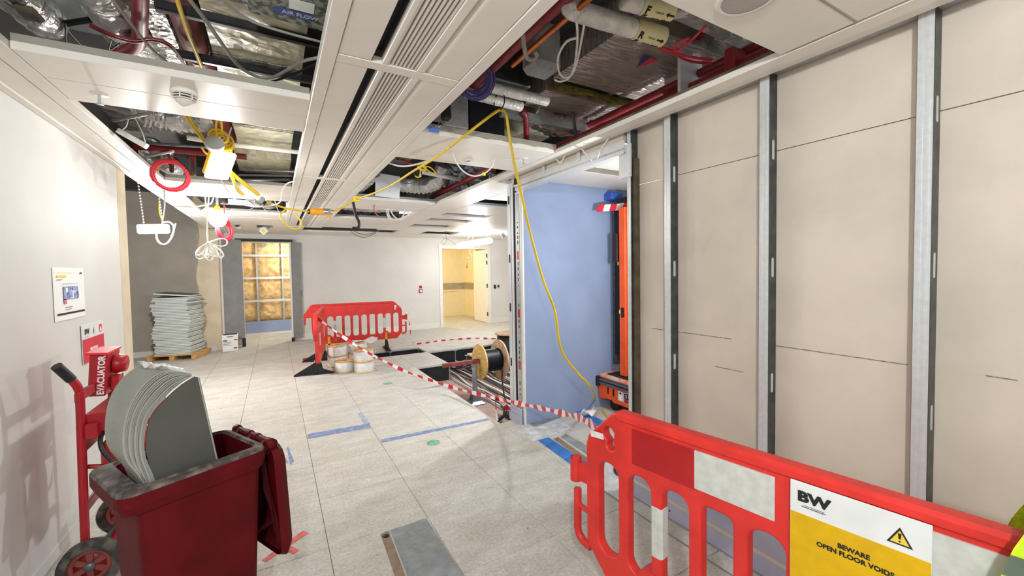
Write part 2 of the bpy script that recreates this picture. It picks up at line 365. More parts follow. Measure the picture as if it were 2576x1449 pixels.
# loose patched tile near the camera: bare strip, hole, grey patch
film('bare_strip', pbrown, [pz2(957, 1343), pz2(1000, 1470), pz2(1028, 1470), pz2(978, 1335)])
MB().lathe([(.02, .0016), (.02, .002), (.0001, .002)], T(*pz2(971, 1349)), 16).build('finger_hole', M['slot'], floor)
film('paint_mark', pgrey, [pz2(981, 1334), pz2(1032, 1470), pz2(1180, 1470), pz2(1072, 1303)])
corr = struct(MB().box(-1.2, 8, 11.0, 16, -.12, -.036).build('floor', M['concrete']))

# ---- left wall: white board with a bare end, skirting line
wl = struct(MB().box(XL-.14, XL, -2.2, 4.70, 0, 2.62).build('wall_left', M['white']))
MB().box(XL-.139, XL+.0015, 4.70, 4.93, 0, 2.62).build('bare_board_end', M['beige'], wl)
MB().box(XL, XL+.004, 0.2, 4.7, 0, .09).build('skirting', M['white'], wl)
# grey wall at the recess, bare plaster strip, skirting
wg = struct(MB().box(-4.2, -1.42, 10.80, 10.95, 0, 3.3).build('wall_recess', M['greywall']))
MB().box(-1.42, -1.02, 10.80, 10.95, 0, 3.3).build('bare_plaster_strip', M['beige'], wg)
jag = [(-1.43, .0)]+[(-1.375+.03*math.sin(z*3.1)+.012*math.sin(z*11), z) for z in [i*.05+.11 for i in range(0, 58)]]+[(-1.43, 2.9)]
pe = MB()
for (a, b) in zip(jag[1:-1], jag[2:]): pe.box(-1.425, a[0], 10.7965, 10.7995, a[1], b[1])
pe.build('paint_edge', mat('thin grey coat', 'a59e94', .75, var=.04), wg)
MB().box(-4.2, -1.45, 10.785, 10.8, 0, .11).build('skirting', M['wallback'], wg)
MB().box(-1.46, -1.12, 10.782, 10.8, .0, .10).build('skirting', M['wallback'], wg)
struct(MB().box(-4.3, -4.2, 4.9, 10.8, 0, 3.3).build('wall_recess_side', M['greywall']))
# ---- back wall with two openings
wb = MB(); TH = .14
OX0, OX1, OZ = -.62, .33, 2.36; DX0, DX1, DZ = 4.17, 5.68, 2.29
wb.box(-1.02, OX0, YB, YB+TH, 0, 3.2); wb.box(OX0, OX1, YB, YB+TH, OZ, 3.2); wb.box(OX1, DX0, YB, YB+TH, 0, 3.2)
wb.box(DX0, DX1, YB, YB+TH, DZ, 3.2); wb.box(DX1, 8, YB, YB+TH, 0, 3.2)
wb = struct(wb.build('wall_back', M['wallback']))
for a, b in ((OX1+.2, DX0-.08), (DX1+.1, 8)): MB().box(a, b, YB-.014, YB, 0, .15).build('skirting', M['panel'], wb)
MB().box(-1.02, -.98, 10.95, YB, 0, 3.2).build('return', M['wallback'], wb)
struct(MB().box(7.9, 8, 3, 15, 0, 3.2).build('wall_right_far', M['wallback']))
# grey boarded jambs of the first opening, black head and feet
jb = struct(MB().box(-1.06, -.62, 10.98, 11.03, .17, 2.40).build('door_1', M['greyboard']))
MB().box(.36, .56, 11.16, 11.21, .08, 2.37).build('protective_board', M['greyboard'], jb)
MB().box(.325, .36, 11.13, 11.21, .06, 2.37).build('white_jamb', M['doorw'], jb)
MB().box(-.74, .40, 11.06, 11.14, 2.372, 2.43).build('black_head', M['black'], jb)
MB().box(-.665, -.60, 10.975, 11.04, 0, .19).build('black_foot', M['black'], jb)
MB().box(.315, .375, 11.12, 11.2, 0, .09).build('black_foot', M['black'], jb)
# framed wall with mineral wool behind the first opening
YI = 12.95
wi = struct(MB().box(-1.6, 1.4, YI+.10, YI+.2, 0, 3.0).build('wall_corridor', M['insul']))
def wool(x0, x1, z0, z1):
    rnd = random.Random(int((x0+5)*100+z0*37)); ph = [rnd.uniform(0, 6) for _ in range(6)]
    def fn(u, v):
        x = x0+(x1-x0)*u; z = z0+(z1-z0)*v; e = min(u, 1-u, v, 1-v)*4; e = min(1, e)
        b = .5+.25*math.sin(u*9+ph[0]+3*math.sin(v*6+ph[1]))+.25*math.sin(v*13+ph[2]+2*math.sin(u*8+ph[3]))
        return (x, YI+.07-.075*e*(.55+.45*b), z)
    MB().sheet(fn, 16, 16).build('wool_batt', M['insul'], wi)
zs = [.36, .91, 1.52, 2.12, 2.9]; xs = [-1.2, -.40, .20, 1.0]
for a, b in zip(xs, xs[1:]):
    for c, d in zip(zs, zs[1:]): wool(a+.02, b-.02, c+.02, d-.02)
for x in (-.40, .20): MB().box(x-.02, x+.025, YI-.01, YI+.06, .34, 3).build('metal_stud', M['galv'], wi)
for z in zs[1:4]: MB().box(-1.2, 1.0, YI-.03, YI+.0, z-.028, z+.028).box(-1.2, 1.0, YI-.034, YI-.03, z-.028, z-.020).box(-1.2, 1.0, YI-.034, YI-.03, z+.020, z+.028).build('metal_rail', M['galvlt'], wi)
MB().box(-1.2, 1.0, YI-.05, YI-.005, .0, .19).build('blue_board', M['blueb'], wi); MB().box(-1.2, 1.0, YI-.03, YI-.005, .19, .36).build('blue_board', M['blueb'], wi)
MB().box(-1.2, 1.0, YI-.07, YI-.04, .0, .05).build('white_skirting', M['panel'], wi)
MB().box(-.04, .07, YI-.02, YI-.015, -.055, .055, Matrix.Translation((-.22, 0, 2.42)) @ Matrix.Rotation(.78, 4, 'Y')).build('grey_label', M['greycable'], wi)
struct(MB().box(-1.3, -1.2, YB+TH, YI+.1, 0, 3).build('wall_corridor_side', M['wallback'])); struct(MB().box(1.0, 1.1, YB+TH, YI+.1, 0, 3).build('wall_corridor_side', M['wallback']))
struct(MB().box(-1.6, 1.4, YB+TH, YI+.2, 2.75, 2.85).build('ceiling', M['panel']))
# ---- room of the second doorway: cream walls with a grey dado
wc = struct(MB().box(3.0, 6.15, 13.95, 14.1, 0, 2.8).build('wall_cream', M['cream']))
MB().box(3.0, 6.15, 13.92, 13.95, .97, 1.19).build('dado_rail', M['dado'], wc); MB().box(3.0, 6.15, 13.93, 13.95, .88, .93).build('trim', M['cream'], wc); MB().box(3, 6.15, 13.93, 13.95, 0, .12).build('skirting', M['cream'], wc)
wd = struct(MB().box(6.03, 7.6, 12.9, 13.95, 0, 2.8).build('wall_cream_return', M['cream']))
MB().box(6.0, 7.6, 12.87, 12.9, .97, 1.19).build('dado_rail', M['dado'], wd); MB().box(6.0, 7.6, 12.88, 12.9, .88, .93).build('trim', M['cream'], wd)
MB().box(6.0, 6.03, 12.87, 13.95, .97, 1.19).build('dado_rail', M['dado'], wd)
struct(MB().box(2.9, 3.0, YB+TH, 14.1, 0, 2.8).build('wall_cream_side', M['cream'])); struct(MB().box(2.9, 7.7, YB+TH, 14.1, 2.7, 2.8).build('ceiling', M['cream']))
struct(MB().box(7.6, 7.7, YB+TH, 14.1, 0, 2.8).build('wall_cream_side', M['cream']))
struct(MB().box(3.0, 7.6, YB+.06, 13.95, -.034, 0).build('floor', M['floor']))
# door: frame, leaf swung away, hinges
df = MB()
df.box(DX0-.07, DX0+.02, YB-.025, YB+TH, 0, DZ+.07).box(DX1-.02, DX1+.07, YB-.025, YB+TH, 0, DZ+.07).box(DX0+.02, DX1-.02, YB-.025, YB+TH, DZ-.02, DZ+.07)
df = struct(df.build('door_2', M['doorw']))
LX = Matrix.Translation((DX1-.03, YB+.10, 0)) @ Matrix.Rotation(math.radians(90), 4, 'Z')
MB().cbox(0, .92, -.045, 0, .01, DZ-.03, .004, LX).build('door_leaf', M['doorw'], df)
for z in (.28, 1.15, 1.86, 2.07): MB().tube([(DX1-.035, YB+.03, z-.06), (DX1-.035, YB+.03, z+.06)], .014).box(DX1-.06, DX1-.02, YB+.02, YB+.026, z-.055, z+.055).build('hinge', M['galvdk'], df)
MB().box(5.05, 5.3, YB-.06, YB-.025, DZ+.015, DZ+.10).build('door_closer_cover', M['panel'], df)

# ---- right stud wall
XS = 2.19
wr = struct(MB().box(XS, XS+.07, -1.6, 2.16, 2.60, 2.66).box(XS, XS+.07, -1.6, 2.16, 0, .05).build('wall_right', M['galv']))
ys = [-1.7, -1.2, 0.0, 1.2, 2.17]
for a, b in zip(ys, ys[1:]):
    MB().box(XS+.075, XS+.09, a+.001, b-.001, 0, 2.218).build('plasterboard', M['gyp'], wr)
    MB().box(XS+.075, XS+.09, a+.001, b-.001, 2.222, 2.72).build('plasterboard', M['gyp'], wr)
def stud(y, wdt=.05, name='metal_stud', edge='galv'):
    mb = MB(); n = 5
    # flange with rolled ribs, facing the room
    for q in range(n):
        u0 = y+wdt*q/n; d = .0025 if q % 2 else 0
        mb.box(XS-d, XS+.001, u0, u0+wdt/n, .0, 2.64)
    mb.box(XS, XS+.07, y, y+.0012, .0, 2.64); mb.box(XS+.069, XS+.07, y, y+wdt, 0, 2.64); mb.box(XS, XS+.012, y+wdt-.001, y+wdt, 0, 2.64)
    o = mb.build(name, M['galvlt'], wr)
    wmb = MB().box(XS+.002, XS+.068, y-.0008, y, .0, 2.64).build('shaded_stud_web', M['galvdk'], o)  # web in darker steel, its shade put into the colour
    for z in (.42, 1.02, 1.62, 2.22):
        MB().prism(rrect(-.010, .010, -.05, .05, .008, 3), 0, .0008, frame((XS+.034, y-.0009, z), (1,0,0), (0,0,1))).build('painted_slot', M['galvlt'], o)  # bright plates stand in for lit steel seen through the slots
    return o
for y in (.565, 1.165, 1.765): stud(y)
for y in (-.035, -.635, -1.235): stud(y)
# right jamb of the opening: doubled stud, timber packer
stud(2.10, .035)
MB().box(XS+.02, XS+.07, 2.084, 2.0995, 0, 2.40).build('timber_packer', M['timberdk'], wr)
MB().box(XS-.012, XS+.0, 2.09, 2.20, 2.27, 2.50).box(XS-.0135, XS-.012, 2.10, 2.106, 2.29, 2.296).build('fixing_plate', M['galvlt'], wr)
# blue upstand boards at the foot of the studs
MB().box(2.172, 2.185, -1.6, 2.10, 0.0, .105).build('blue_board', M['bluestrip'], wr)
MB().box(2.176, 2.188, -1.6, 2.10, .125, .285).build('blue_board', M['bluestrip'], wr)
MB().box(2.170, 2.186, -1.6, 2.10, .105, .125).build('board_edge', M['gyp'], wr)
MB().box(2.174, 2.19, -1.6, 2.10, .285, .290).build('board_edge', M['gyp'], wr)
sc = MB()
for y in (.9, 1.3, 1.75, .5):
    for z in (.05, .24): sc.lathe([(.006, 0), (.006, .002), (.0001, .002)], frame((2.172, y+z*.3, z), (0,1,0), (0,0,1)) @ Matrix.Rotation(PI, 4, 'X'), 8)
sc.build('screw_head', M['dark'], wr)
MB().box(2.032, 2.044, -1.2, 2.3, 0, .0015).build('edge_strip', M['chrome'], wr)
MB().box(2.158, 2.170, -1.2, 2.1, 0, .004).build('edge_strip', M['chrome'], wr)
# pencil setting out lines on the plasterboard
pl = mat('pencil line', '8d857c', .8, var=.2, scale=60)
for (a, b) in (((1640, 826), (1840, 853)), ((1940, 868), (2285, 918)), ((2480, 945), (2560, 957)), ((1800, 922), (1870, 936))):
    A, B = PX(*a, XS+.074), PX(*b, XS+.074); MB().tube([A, B], .0022, 5).build('setting_out_line', pl, wr)

# ---- opening: left jamb studs, header track, alcove
wa = MB()
wa.box(2.235, 2.25, 3.70, 3.93, 0, 2.56)
wa = struct(wa.build('wall_alcove', M['galvlt']))
MB().box(2.24, 4.5, 3.65, 3.662, 0, 2.62).build('blue_board', M['blueb'], wa)
MB().box(2.24, 4.5, 3.6625, 3.675, 0, 2.62).build('blue_board', M['blueb'], wa)
MB().box(2.222, 2.24, 3.622, 3.648, .0, 2.46).build('board_end', M['panel'], wa)
MB().box(2.222, 2.234, 3.65, 3.755, .0, 2.44).build('jamb_stud', M['galvlt'], wa)
MB().box(2.217, 2.222, 3.675, 3.735, .0, 2.42).build('jamb_web', M['galv'], wa)
MB().box(2.226, 2.234, 3.757, 3.80, .1, 2.5).build('dark_gap', M['slot'], wa)
MB().box(2.222, 2.234, 3.802, 3.845, .0, 2.54).build('jamb_stud', M['galvlt'], wa)
MB().box(2.222, 2.234, 3.857, 3.925, 0, 2.54).build('jamb_stud', M['galvlt'], wa)
for z in (2.38, 1.75, 1.22, .62): MB().box(2.2205, 2.2222, 3.875, 3.905, z-.045, z+.045).build('painted_slot', M['dark'], wa)
for z, c in ((1.78, 'orange'), (1.17, 'redpaint'), (.62, 'redpaint'), (.16, 'timber')): MB().box(2.2155, 2.2172, 3.685, 3.725, z-.045, z+.045).build('stud_label', M[c], wa)
mk = MB()
for z in [.3+.055*i for i in range(36)]:
    if int(z*7) % 3: mk.box(2.2158, 2.2171, 3.695, 3.712, z, z+random.uniform(.01, .04))
o = mk.build('stud_print', M['greyink'], wa); o['kind'] = 'stuff'
MB().box(2.20, 2.214, 3.66, 3.88, 0.0, .155).build('blue_offcut', M['bluestrip'], wa)
MB().box(2.185, 2.199, 3.65, 3.89, 0.0, .085).build('blue_offcut', M['bluestrip'], wa)
MB().box(2.199, 2.215, 3.66, 3.88, .155, .161).build('board_edge', M['panel'], wa)
# header track
hd = MB().box(2.17, 2.176, 2.14, 3.66, 2.44, 2.535).box(2.17, 2.25, 2.14, 3.66, 2.44, 2.446).box(2.165, 2.17, 2.14, 3.66, 2.437, 2.462)
hd.build('header_track', M['galvlt'], wa)
MB().box(2.1690, 2.1705, 2.14, 3.66, 2.466, 2.480).build('track_groove', M['galv'], wa)
MB().box(2.18, 2.25, 2.16, 3.75, 2.53, 2.62).build('head_packing', M['gyp'], wa)
for y in (2.62, 3.12, 3.62): MB().box(2.160, 2.169, y, y+.03, 2.50, 2.575).build('track_hanger', M['galvlt'], wa)
MB().box(2.155, 2.17, 3.60, 3.66, 2.50, 2.56).build('black_clip', M['slot'], wa)
# alcove back, ceiling pieces
struct(MB().box(5.0, 5.1, 1.8, 3.75, 0, 2.9).build('wall_alcove_back', M['greywall'])); struct(MB().box(2.3, 5.0, 1.80, 1.9, 0, 2.9).build('wall_alcove_side', M['greywall']))
alc = struct(MB().box(2.28, 2.34, 1.9, 3.74, 2.545, 2.57).build('ceiling', M['panel']))
MB().box(2.34, 5.0, 3.10, 3.64, 2.56, 2.60).build('ceiling_panel', M['panel'], alc)
MB().box(2.34, 5.0, 2.60, 2.925, 2.56, 2.60).build('ceiling_panel', M['panel'], alc)
MB().box(2.34, 5.0, 3.085, 3.10, 2.565, 2.66).build('panel_upstand', M['panel_edge_shade'], alc)
MB().box(2.34, 5.0, 2.585, 2.60, 2.565, 2.64).build('panel_upstand', M['panel_edge_shade'], alc)
MB().cbox(3.55, 4.3, 3.30, 3.64, 2.36, 2.42, .006).build('dropped_tray', M['panel'], alc)

# ---- soffit above and suspended metal ceiling
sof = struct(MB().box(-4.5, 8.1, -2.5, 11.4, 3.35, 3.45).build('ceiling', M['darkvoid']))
cl = MB()
cl.box(XL, -.98, -2.2, 10.3, ZC, ZC+.03); cl.box(XL-.02, XL+.0, -2.2, 10.3, ZC-.0, ZC+.10)
cl = struct(cl.build('ceiling', M['panel']))
def panel(x0, x1, y0, y1, z=ZC, d=.035, edge=True, name='ceiling_panel'):
    o = MB().cbox(x0+.0015, x1-.0015, y0+.0015, y1-.0015, z, z+d, .0025).build(name, M['panel'], cl)
    if edge:
        for y in (y0+.002, y1-.012): MB().box(x0+.004, x1-.004, y, y+.010, z+d, z+d+.03).build('panel_upstand', M['panel_edge_shade'], o)
    return o
panel(-.978, -.90, -2.2, 10.2, edge=False)
for y0, y1 in ((2.48, 2.76), (2.76, 3.06), (5.2, 5.62), (5.62, 6.10), (7.52, 8.06), (8.10, 9.27)): panel(-.90, .20, y0, y1)
for y0, y1 in ((-.8, .37), (.38, 1.0)): panel(.885, 1.97, y0, y1)
panel(1.0, 1.97, 0.735, 1.005, ZC-.0005)
for y0, y1 in ((2.71, 3.05), (3.05, 3.38), (5.50, 5.95), (5.95, 6.37), (7.55, 8.08), (8.12, 9.37)): panel(.88, 1.98, y0, y1)
panel(-.90, -.5, 9.27, 9.35); panel(-.90, -.63, 9.35, 10.0); panel(-.55, -.27, 9.27, 10.0); panel(-.0, .56, 9.27, 10.2)
panel(-.90, 0, 10.0, 10.2); panel(.56, 2.53, 9.2, 9.38)
for x0, x1 in ((-1.13, .5), (.5, 2.0), (2.0, 3.3), (3.3, 4.8), (4.8, 6.4), (6.4, 7.9)): panel(x0, x1, 10.2, YB, edge=False)
panel(1.985, 2.43, 3.88, 9.20); panel(2.53, 3.14, 9.2, 10.2)
for y0, y1 in ((3.9, 4.5), (4.5, 4.88), (5.48, 6.28), (6.60, 7.03), (7.40, 8.02), (8.52, 9.2)): panel(2.432, 3.28, y0, y1)
panel(3.285, 3.50, 3.9, 9.2)
for y0, y1 in ((3.9, 6.2), (6.2, 7.4), (7.4, 8.6), (8.6, 9.3)): panel(3.505, 7.9, y0, y1)
panel(3.14, 4.0, 9.2, 9.36); panel(4.0, 4.3, 9.2, 10.2); panel(4.3, 5.5, 9.3, 9.6); panel(4.3, 5.5, 9.85, 10.2); panel(5.5, 7.9, 9.3, 10.2)
# shadow gaps
MB().box(-.88, .2, 8.06, 8.10, ZC+.004, ZC+.02).build('shadow_gap', M['slot'], cl); MB().box(.89, 1.98, 8.08, 8.12, ZC+.004, ZC+.02).build('shadow_gap', M['slot'], cl)
MB().cbox(1.02, 1.97, .722, .734, ZC-.002, ZC+.02, .002).build('shadow_gap', M['panel_edge_shade'], cl)
# trim along the right wall: flat strip with a stepped outer edge, board edge above
tr = MB().cbox(1.985, 2.075, -1.6, 3.88, ZC-.001, ZC+.03, .003).cbox(2.075, 2.165, -1.6, 3.88, ZC+.018, ZC+.045, .003)
struct(tr.build('trim_1', M['panel']))
struct(MB().box(1.99, 2.0, 1.05, 3.88, ZC+.03, ZC+.045).build('trim_2', M['timberdk']))
struct(MB().cbox(XL, XL+.045, -2.2, 4.93, ZC-.012, ZC+.0, .004).build('trim_3', M['panel']))

# ---- service beam down the middle: side strips, panels, black slot, linear grille
sb = MB()
sb.cbox(.20, .262, -1.5, 9.2, ZC-.004, ZC+.05, .003)
sb = struct(sb.build('ceiling', M['panel']))
cuts = [-1.5, 1.90, 4.44, 6.9, 9.2]; gap = .075
for n, (a, b) in enumerate(zip(cuts, cuts[1:])):
    a2 = a+(gap if n else 0)
    MB().cbox(.265, .40, a2, b-.002, ZC, ZC+.03, .003).build('beam_panel', M['panel'], sb)
    MB().box(.40, .447, a2, b-.002, ZC+.055, ZC+.06).box(.40, .403, a2, b, ZC+.004, ZC+.06).build('black_slot', M['slot'], sb)
    MB().cbox(.445, .468, a2, b-.002, ZC-.002, ZC+.03, .003).cbox(.602, .640, a2, b-.002, ZC-.002, ZC+.03, .003).build('grille_frame', M['panel'], sb)
    MB().box(.468, .602, a2, b-.002, ZC+.045, ZC+.05).build('grille_back', M['slot'], sb)
    for q in range(8):
        x = .4725+q*.0175; MB().box(x-.0042, x+.0042, a2, b-.002, ZC+.002, ZC+.03).build('grille_fin', M['panel'], sb)
    # coved edge right of the grille
    cv = []
    for q in range(6): ang = PI/2*q/5; cv.append((.645+.03*(1-math.cos(ang)), ZC+.035*(1-math.sin(ang))))
    poly = cv+[(.68, ZC+.045), (.645, ZC+.045)]
    MB().prism([(p[0], p[1]) for p in poly], 0, b-.002-a2, frame((0, a2, 0), (1,0,0), (0,0,1)) @ Matrix.Diagonal((1,1,-1,1))).build('coved_edge', M['panel'], sb)
    MB().cbox(.675, .818, a2, b-.002, ZC, ZC+.03, .003).build('beam_panel', M['panel'], sb)
    if n: MB().cbox(.264, .818, a+.002, a+gap-.002, ZC-.002, ZC+.03, .003).build('cross_strip', M['panel'], sb)
MB().cbox(.82, .882, -1.5, 9.2, ZC-.004, ZC+.05, .003).build('side_strip', M['panel'], sb)
# ================================================================== BARRIERS
def barrier_parts(root, full=True):
    """chapter style plastic barrier: local x along its length, y its thickness, z up; tabs at low x"""
    W = 1.98; X = frame((0, 0, 0), (1,0,0), (0,0,1))       # local plate: x along, y up
    outer = [(.10, .33), (.22, .20), (1.72, .20), (1.84, .33), (1.86, .60), (1.86, .74)]
    outer += [(1.955, .74), (1.965, .60), (1.995, .60), (2.0, .80), (1.87, .985), (1.83, 1.0)]
    outer += [(.29, 1.0), (.25, .985), (.115, .85), (.10, .80)]
    holes = []
    for q in range(10):
        x = .171+.161*q; a, b = x, x+.112
        top = .752; bot = .318 if q not in (0,) else .325
        h = rrect(a, b, bot, top, .052, 5)
        if q in (3, 7): h = rrect(a, b, bot, top-.002, .03, 4)
        holes.append(h)
    holes.append([(.232+.030*math.cos(a), .888+.030*math.sin(a)) for a in [-.95+i*(2*PI-1.25)/14 for i in range(15)]]+[(.242+.021*math.cos(a), .836+.021*math.sin(a)) for a in [2.35+i*(2*PI-1.5)/10 for i in range(11)]])
    holes.append(circ(1.42, .265, .017, 10))
    body = plate('body', outer, holes, .017, .009, X, M['red'], root, 2)
    # top rail and bottom rail swell, recessed panel band and posts ribs
    tb = MB().cbox(.27, 1.84, -.034, .034, .958, 1.002, .012); tb.build('top_rail', M['red'], root)
    MB().cbox(.27, 1.70, -.031, .031, .205, .232, .008).build('bottom_rail', M['red'], root)
    for q in range(9):
        x = .171+.161*q+.112+.0245
        MB().tube([(x, 0, .32), (x, 0, .76)], .0245, 10).build('bar', M['red'], root)
    # white bands on the second and ninth bars
    for q in (1, 7):
        x = .171+.161*q+.112+.0245
        MB().cbox(x-.0265, x+.0265, -.0285, .0285, .44, .665, .010).build('white_band', M['reflect'], root)
    # coupling tabs at the left end
    MB().tube([(.012, 0, .585), (.012, 0, .70)], .028, 12, cap=False).tube([(.012, 0, .585), (.012, 0, .698)], .022, 12).box(.03, .115, -.014, .014, .598, .685).build('coupling_socket', M['red'], root)
    MB().tube(smooth_path([(.022, 0, .545), (.020, 0, .40), (.022, 0, .335), (.05, 0, .30), (.105, 0, .29)], 4), .019, 8).tube([(.02, 0, .47), (.11, 0, .455)], .012, 8).build('coupling_hook', M['red'], root)
    # raised bosses over the feet
    for x in (.44, 1.55):
        MB().tube([(x, -.03, .315), (x, .03, .315)], .062, 14).box(x-.05, x+.05, -.03, .03, .20, .32).build('foot_boss', M['red'], root)
def foot(root, x, flipy=1):
    t = MB()
    prof = [(-.36, 0), (-.36, .015), (-.03, .205), (.03, .205), (.06, .08), (.20, .02), (.22, 0)]
    t.prism([(p[0]*flipy, p[1]) for p in prof][::flipy], -.018, .018, frame((x, 0, 0), (0,1,0), (0,0,1)))
    t.cbox(x-.055, x+.055, min(-.36*flipy, .22*flipy), max(-.36*flipy, .22*flipy), 0, .016, .004)
    for q in range(5): t.prism([(p*flipy, z) for p, z in ((-.30+.06*q, .016), (-.27+.06*q, .016), (-.27+.06*q, .05+.03*q), (-.30+.06*q, .035+.03*q))][::flipy], -.026, .026, frame((x, 0, 0), (0,1,0), (0,0,1)))
    f = t.build('foot', M['black'], root)
    MB().box(x-.024, x+.024, -.036, .036, .19, .34).build('yellow_clip', M['yellowpl'], f)
def barrier(label, X, white=False, flips=(1, 1), group='red plastic barriers'):
    r = thing('safety_barrier', label, 'barrier', X, group)
    barrier_parts(r)
    foot(r, .44, flips[0]); foot(r, 1.55, flips[1])
    if white:
        f = -1
        MB().box(.36, .632, -.0305, -.026, .800, .948).build('red_panel', mat('deep red sheet', 'b01c20', .35, var=.05), r)
        MB().box(.632, .897, -.0315, -.026, .806, .950).build('reflective_panel', M['reflect'], r)
        MB().box(1.23, 1.50, -.0315, -.026, .806, .950).build('reflective_panel', M['reflect'], r)
    else:
        rb = MB().box(.55, 1.62, -.030, -.024, .895, .925)
        for q in range(6): rb.box(.62+.17*q, .65+.17*q, -.03, -.024, .87, .90)
        rb.build('moulded_rib', mat('shadow red', 'b3241f', .5, var=.05), r)
    return r
# near barrier: its left edge stands at s=-.36 along the line measured on the photo
A = PZ(1600, 1045, 1.0); A.z = 0; dn = Vector((.152, -.988, 0)).normalized()
near = barrier('nearest red barrier with a warning sign, in front of the stud wall', frame(A-dn*.36, dn, (dn.y*-1, dn.x, 0)) , white=True)
# local y of that frame points away from the camera side
NB = near.matrix_world.copy()
# warning sign tied on the barrier
sg = thing('warning_sign', 'BW sign reading beware open floor voids on the nearest red barrier', 'sign', NB @ Matrix.Translation((.944, -.040, .722)))
MB().cbox(0, .310, -.0025, .0025, -.08, .247, .001).build('board', M['signwhite'], sg)
MB().box(0.001, .309, -.0032, -.0025, -.079, .150).build('yellow_field', M['signyel'], sg)
SX = frame((0, -.0034, 0), (1,0,0), (0,0,1))
text('logo_lettering', 'BW', .042, SX @ Matrix.Translation((.060, .203, 0)), M['ink'], sg, .0022, 1.2)
MB().box(.035, .087, -.0032, -.0025, .178, .1792).build('logo_rule', M['greyink'], sg)
text('small_print', 'WORKPLACE SPECIALISTS', .0052, SX @ Matrix.Translation((.060, .174, 0)), M['greyink'], sg)
TX = SX @ Matrix.Translation((.066, .037, 0)) @ Matrix.Diagonal((.8, .8, 1, 1))
tri = [(.198, .163), (.262, .163), (.230, .222)]
MB().prism(tri, 0, .0006, TX).build('warning_triangle', M['ink'], sg)
MB().prism([(.206, .168), (.254, .168), (.230, .212)], .0006, .0011, TX).build('triangle_field', M['triyel'], sg)
MB().prism([(.2275, .183), (.2325, .183), (.2345, .202), (.2255, .202)], .0011, .0016, TX).prism(circ(.230, .1755, .003, 8), .0011, .0016, TX).build('exclamation_mark', M['ink'], sg)
text('wording', 'BEWARE\nOPEN FLOOR VOIDS', .0186, SX @ Matrix.Translation((.155, .088, 0)), M['ink'], sg, .0008, 1.0, space=1.12)
MB().box(.347-.0, .3515, -.0001, .0, .0, .0).build('eyelet', M['chrome'], sg) if False else None
# far barrier (faces the other way) and the one seen end on
FX = Matrix.Translation((2.46, 8.86, 0)) @ Matrix.Rotation(math.radians(180-5.5), 4, 'Z')
far = barrier('far red barrier seen broadside beyond the white cable reels', FX, flips=(-1, -1))
EX = Matrix.Translation((.82, 8.80, 0)) @ Matrix.Rotation(math.radians(-90-9), 4, 'Z')
end = barrier('red barrier seen end on beside the white cable reels', EX, flips=(1, 1))

# ------------------------------------------------------------------ hazard tape
def tape(name, pts, wd, label, seg=.10, twist=0., k=8, parent=None, tilt=(0,0,1), ph=0):
    P = smooth_path(pts, k); mb = MB(); acc = ph; n = len(P)
    # resample at half segment steps
    L = [0]
    for a, b in zip(P, P[1:]): L.append(L[-1]+(b-a).length)
    tot = L[-1]; step = seg/2; q = 0; out = []
    m = max(2, int(tot/step))
    for i in range(m+1):
        d = tot*i/m
        while q < n-2 and L[q+1] < d: q += 1
        f = (d-L[q])/max(1e-6, L[q+1]-L[q]); out.append(P[q].lerp(P[q+1], min(1, max(0, f))))
    vs = []
    for i, p in enumerate(out):
        t = (out[min(i+1, m)]-out[max(i-1, 0)]).normalized(); up = Vector(tilt); up = (up-t*up.dot(t)).normalized(); sd = t.cross(up)
        a = twist*i+.35*math.sin(i*.35); dv = up*math.cos(a)+sd*math.sin(a)
        wv = wd*(.75+.25*math.sin(i*.6+1))
        vs += [p+dv*wv/2, p-dv*wv/2]
    for i in range(m):
        mb.add([vs[2*i], vs[2*i+1], vs[2*i+3], vs[2*i+2]], [(0,1,2,3)], mi=(i//2+ph) % 2)
    o = mb.build(name, [M['tapered'], M['tapewhite']], parent)
    sol = o.modifiers.new('film', 'SOLIDIFY'); sol.thickness = .0012
    if not parent: tag(o, label, 'hazard tape')
    return o
M['tapered'] = mat('red tape print', 'cf2036', .35, var=.05); M['tapewhite'] = mat('white tape print', 'f0e8e6', .35, var=.03)
tp0 = PY(797, 800, 7.05)
knot = PY(1246, 1002, 4.1); tpe = NB @ Vector((.145, 0, .885))
tape('hazard_tape', [tp0, PY(900, 872, 6.6), PY(1000, 925, 6.0), PY(1050, 945, 5.65), PY(1140, 975, 5.0), knot, PY(1316, 1017, 3.38), PY(1400, 1036, 2.6), PY(1455, 1050, 2.0), tpe], .052, 'red and white tape strung from the end on barrier to the nearest barrier')
tape('hazard_tape', [knot, knot+Vector((-.02, -.05, -.10)), knot+Vector((-.03, -.10, -.22))], .075, 'short tape tail hanging left of the knot over the floor void', twist=.1)
tape('hazard_tape', [knot+Vector((.03, 0, 0)), knot+Vector((.09, -.04, -.07)), knot+Vector((.13, -.06, -.14))], .06, 'short tape tail hanging right of the knot over the floor void', ph=1)
tape('hazard_tape', [PY(1028, 783, 8.7), PY(1030, 815, 8.65), PY(1035, 850, 8.7), PZ(1042, 864, .03), PZ(1060, 864, .015), PZ(1120, 856, .015), PZ(1190, 851, .02), PZ(1240, 852, .02), PZ(1290, 852, .02)], .05, 'limp tape fallen from the far barrier onto the floor')
tape('hazard_tape', [PZ(762, 905, .01), PZ(778, 902, .02), PZ(787, 906, .012), PZ(792, 909, .01)], .045, 'scrap of tape on the floor left of the end on barrier')
tape('hazard_tape', [NB @ Vector(p) for p in ((.138, -.035, .865), (.150, -.040, .878), (.185, -.042, .868), (.215, -.038, .872))], .03, 'tape end wound round the corner of the nearest barrier', seg=.3, ph=1)

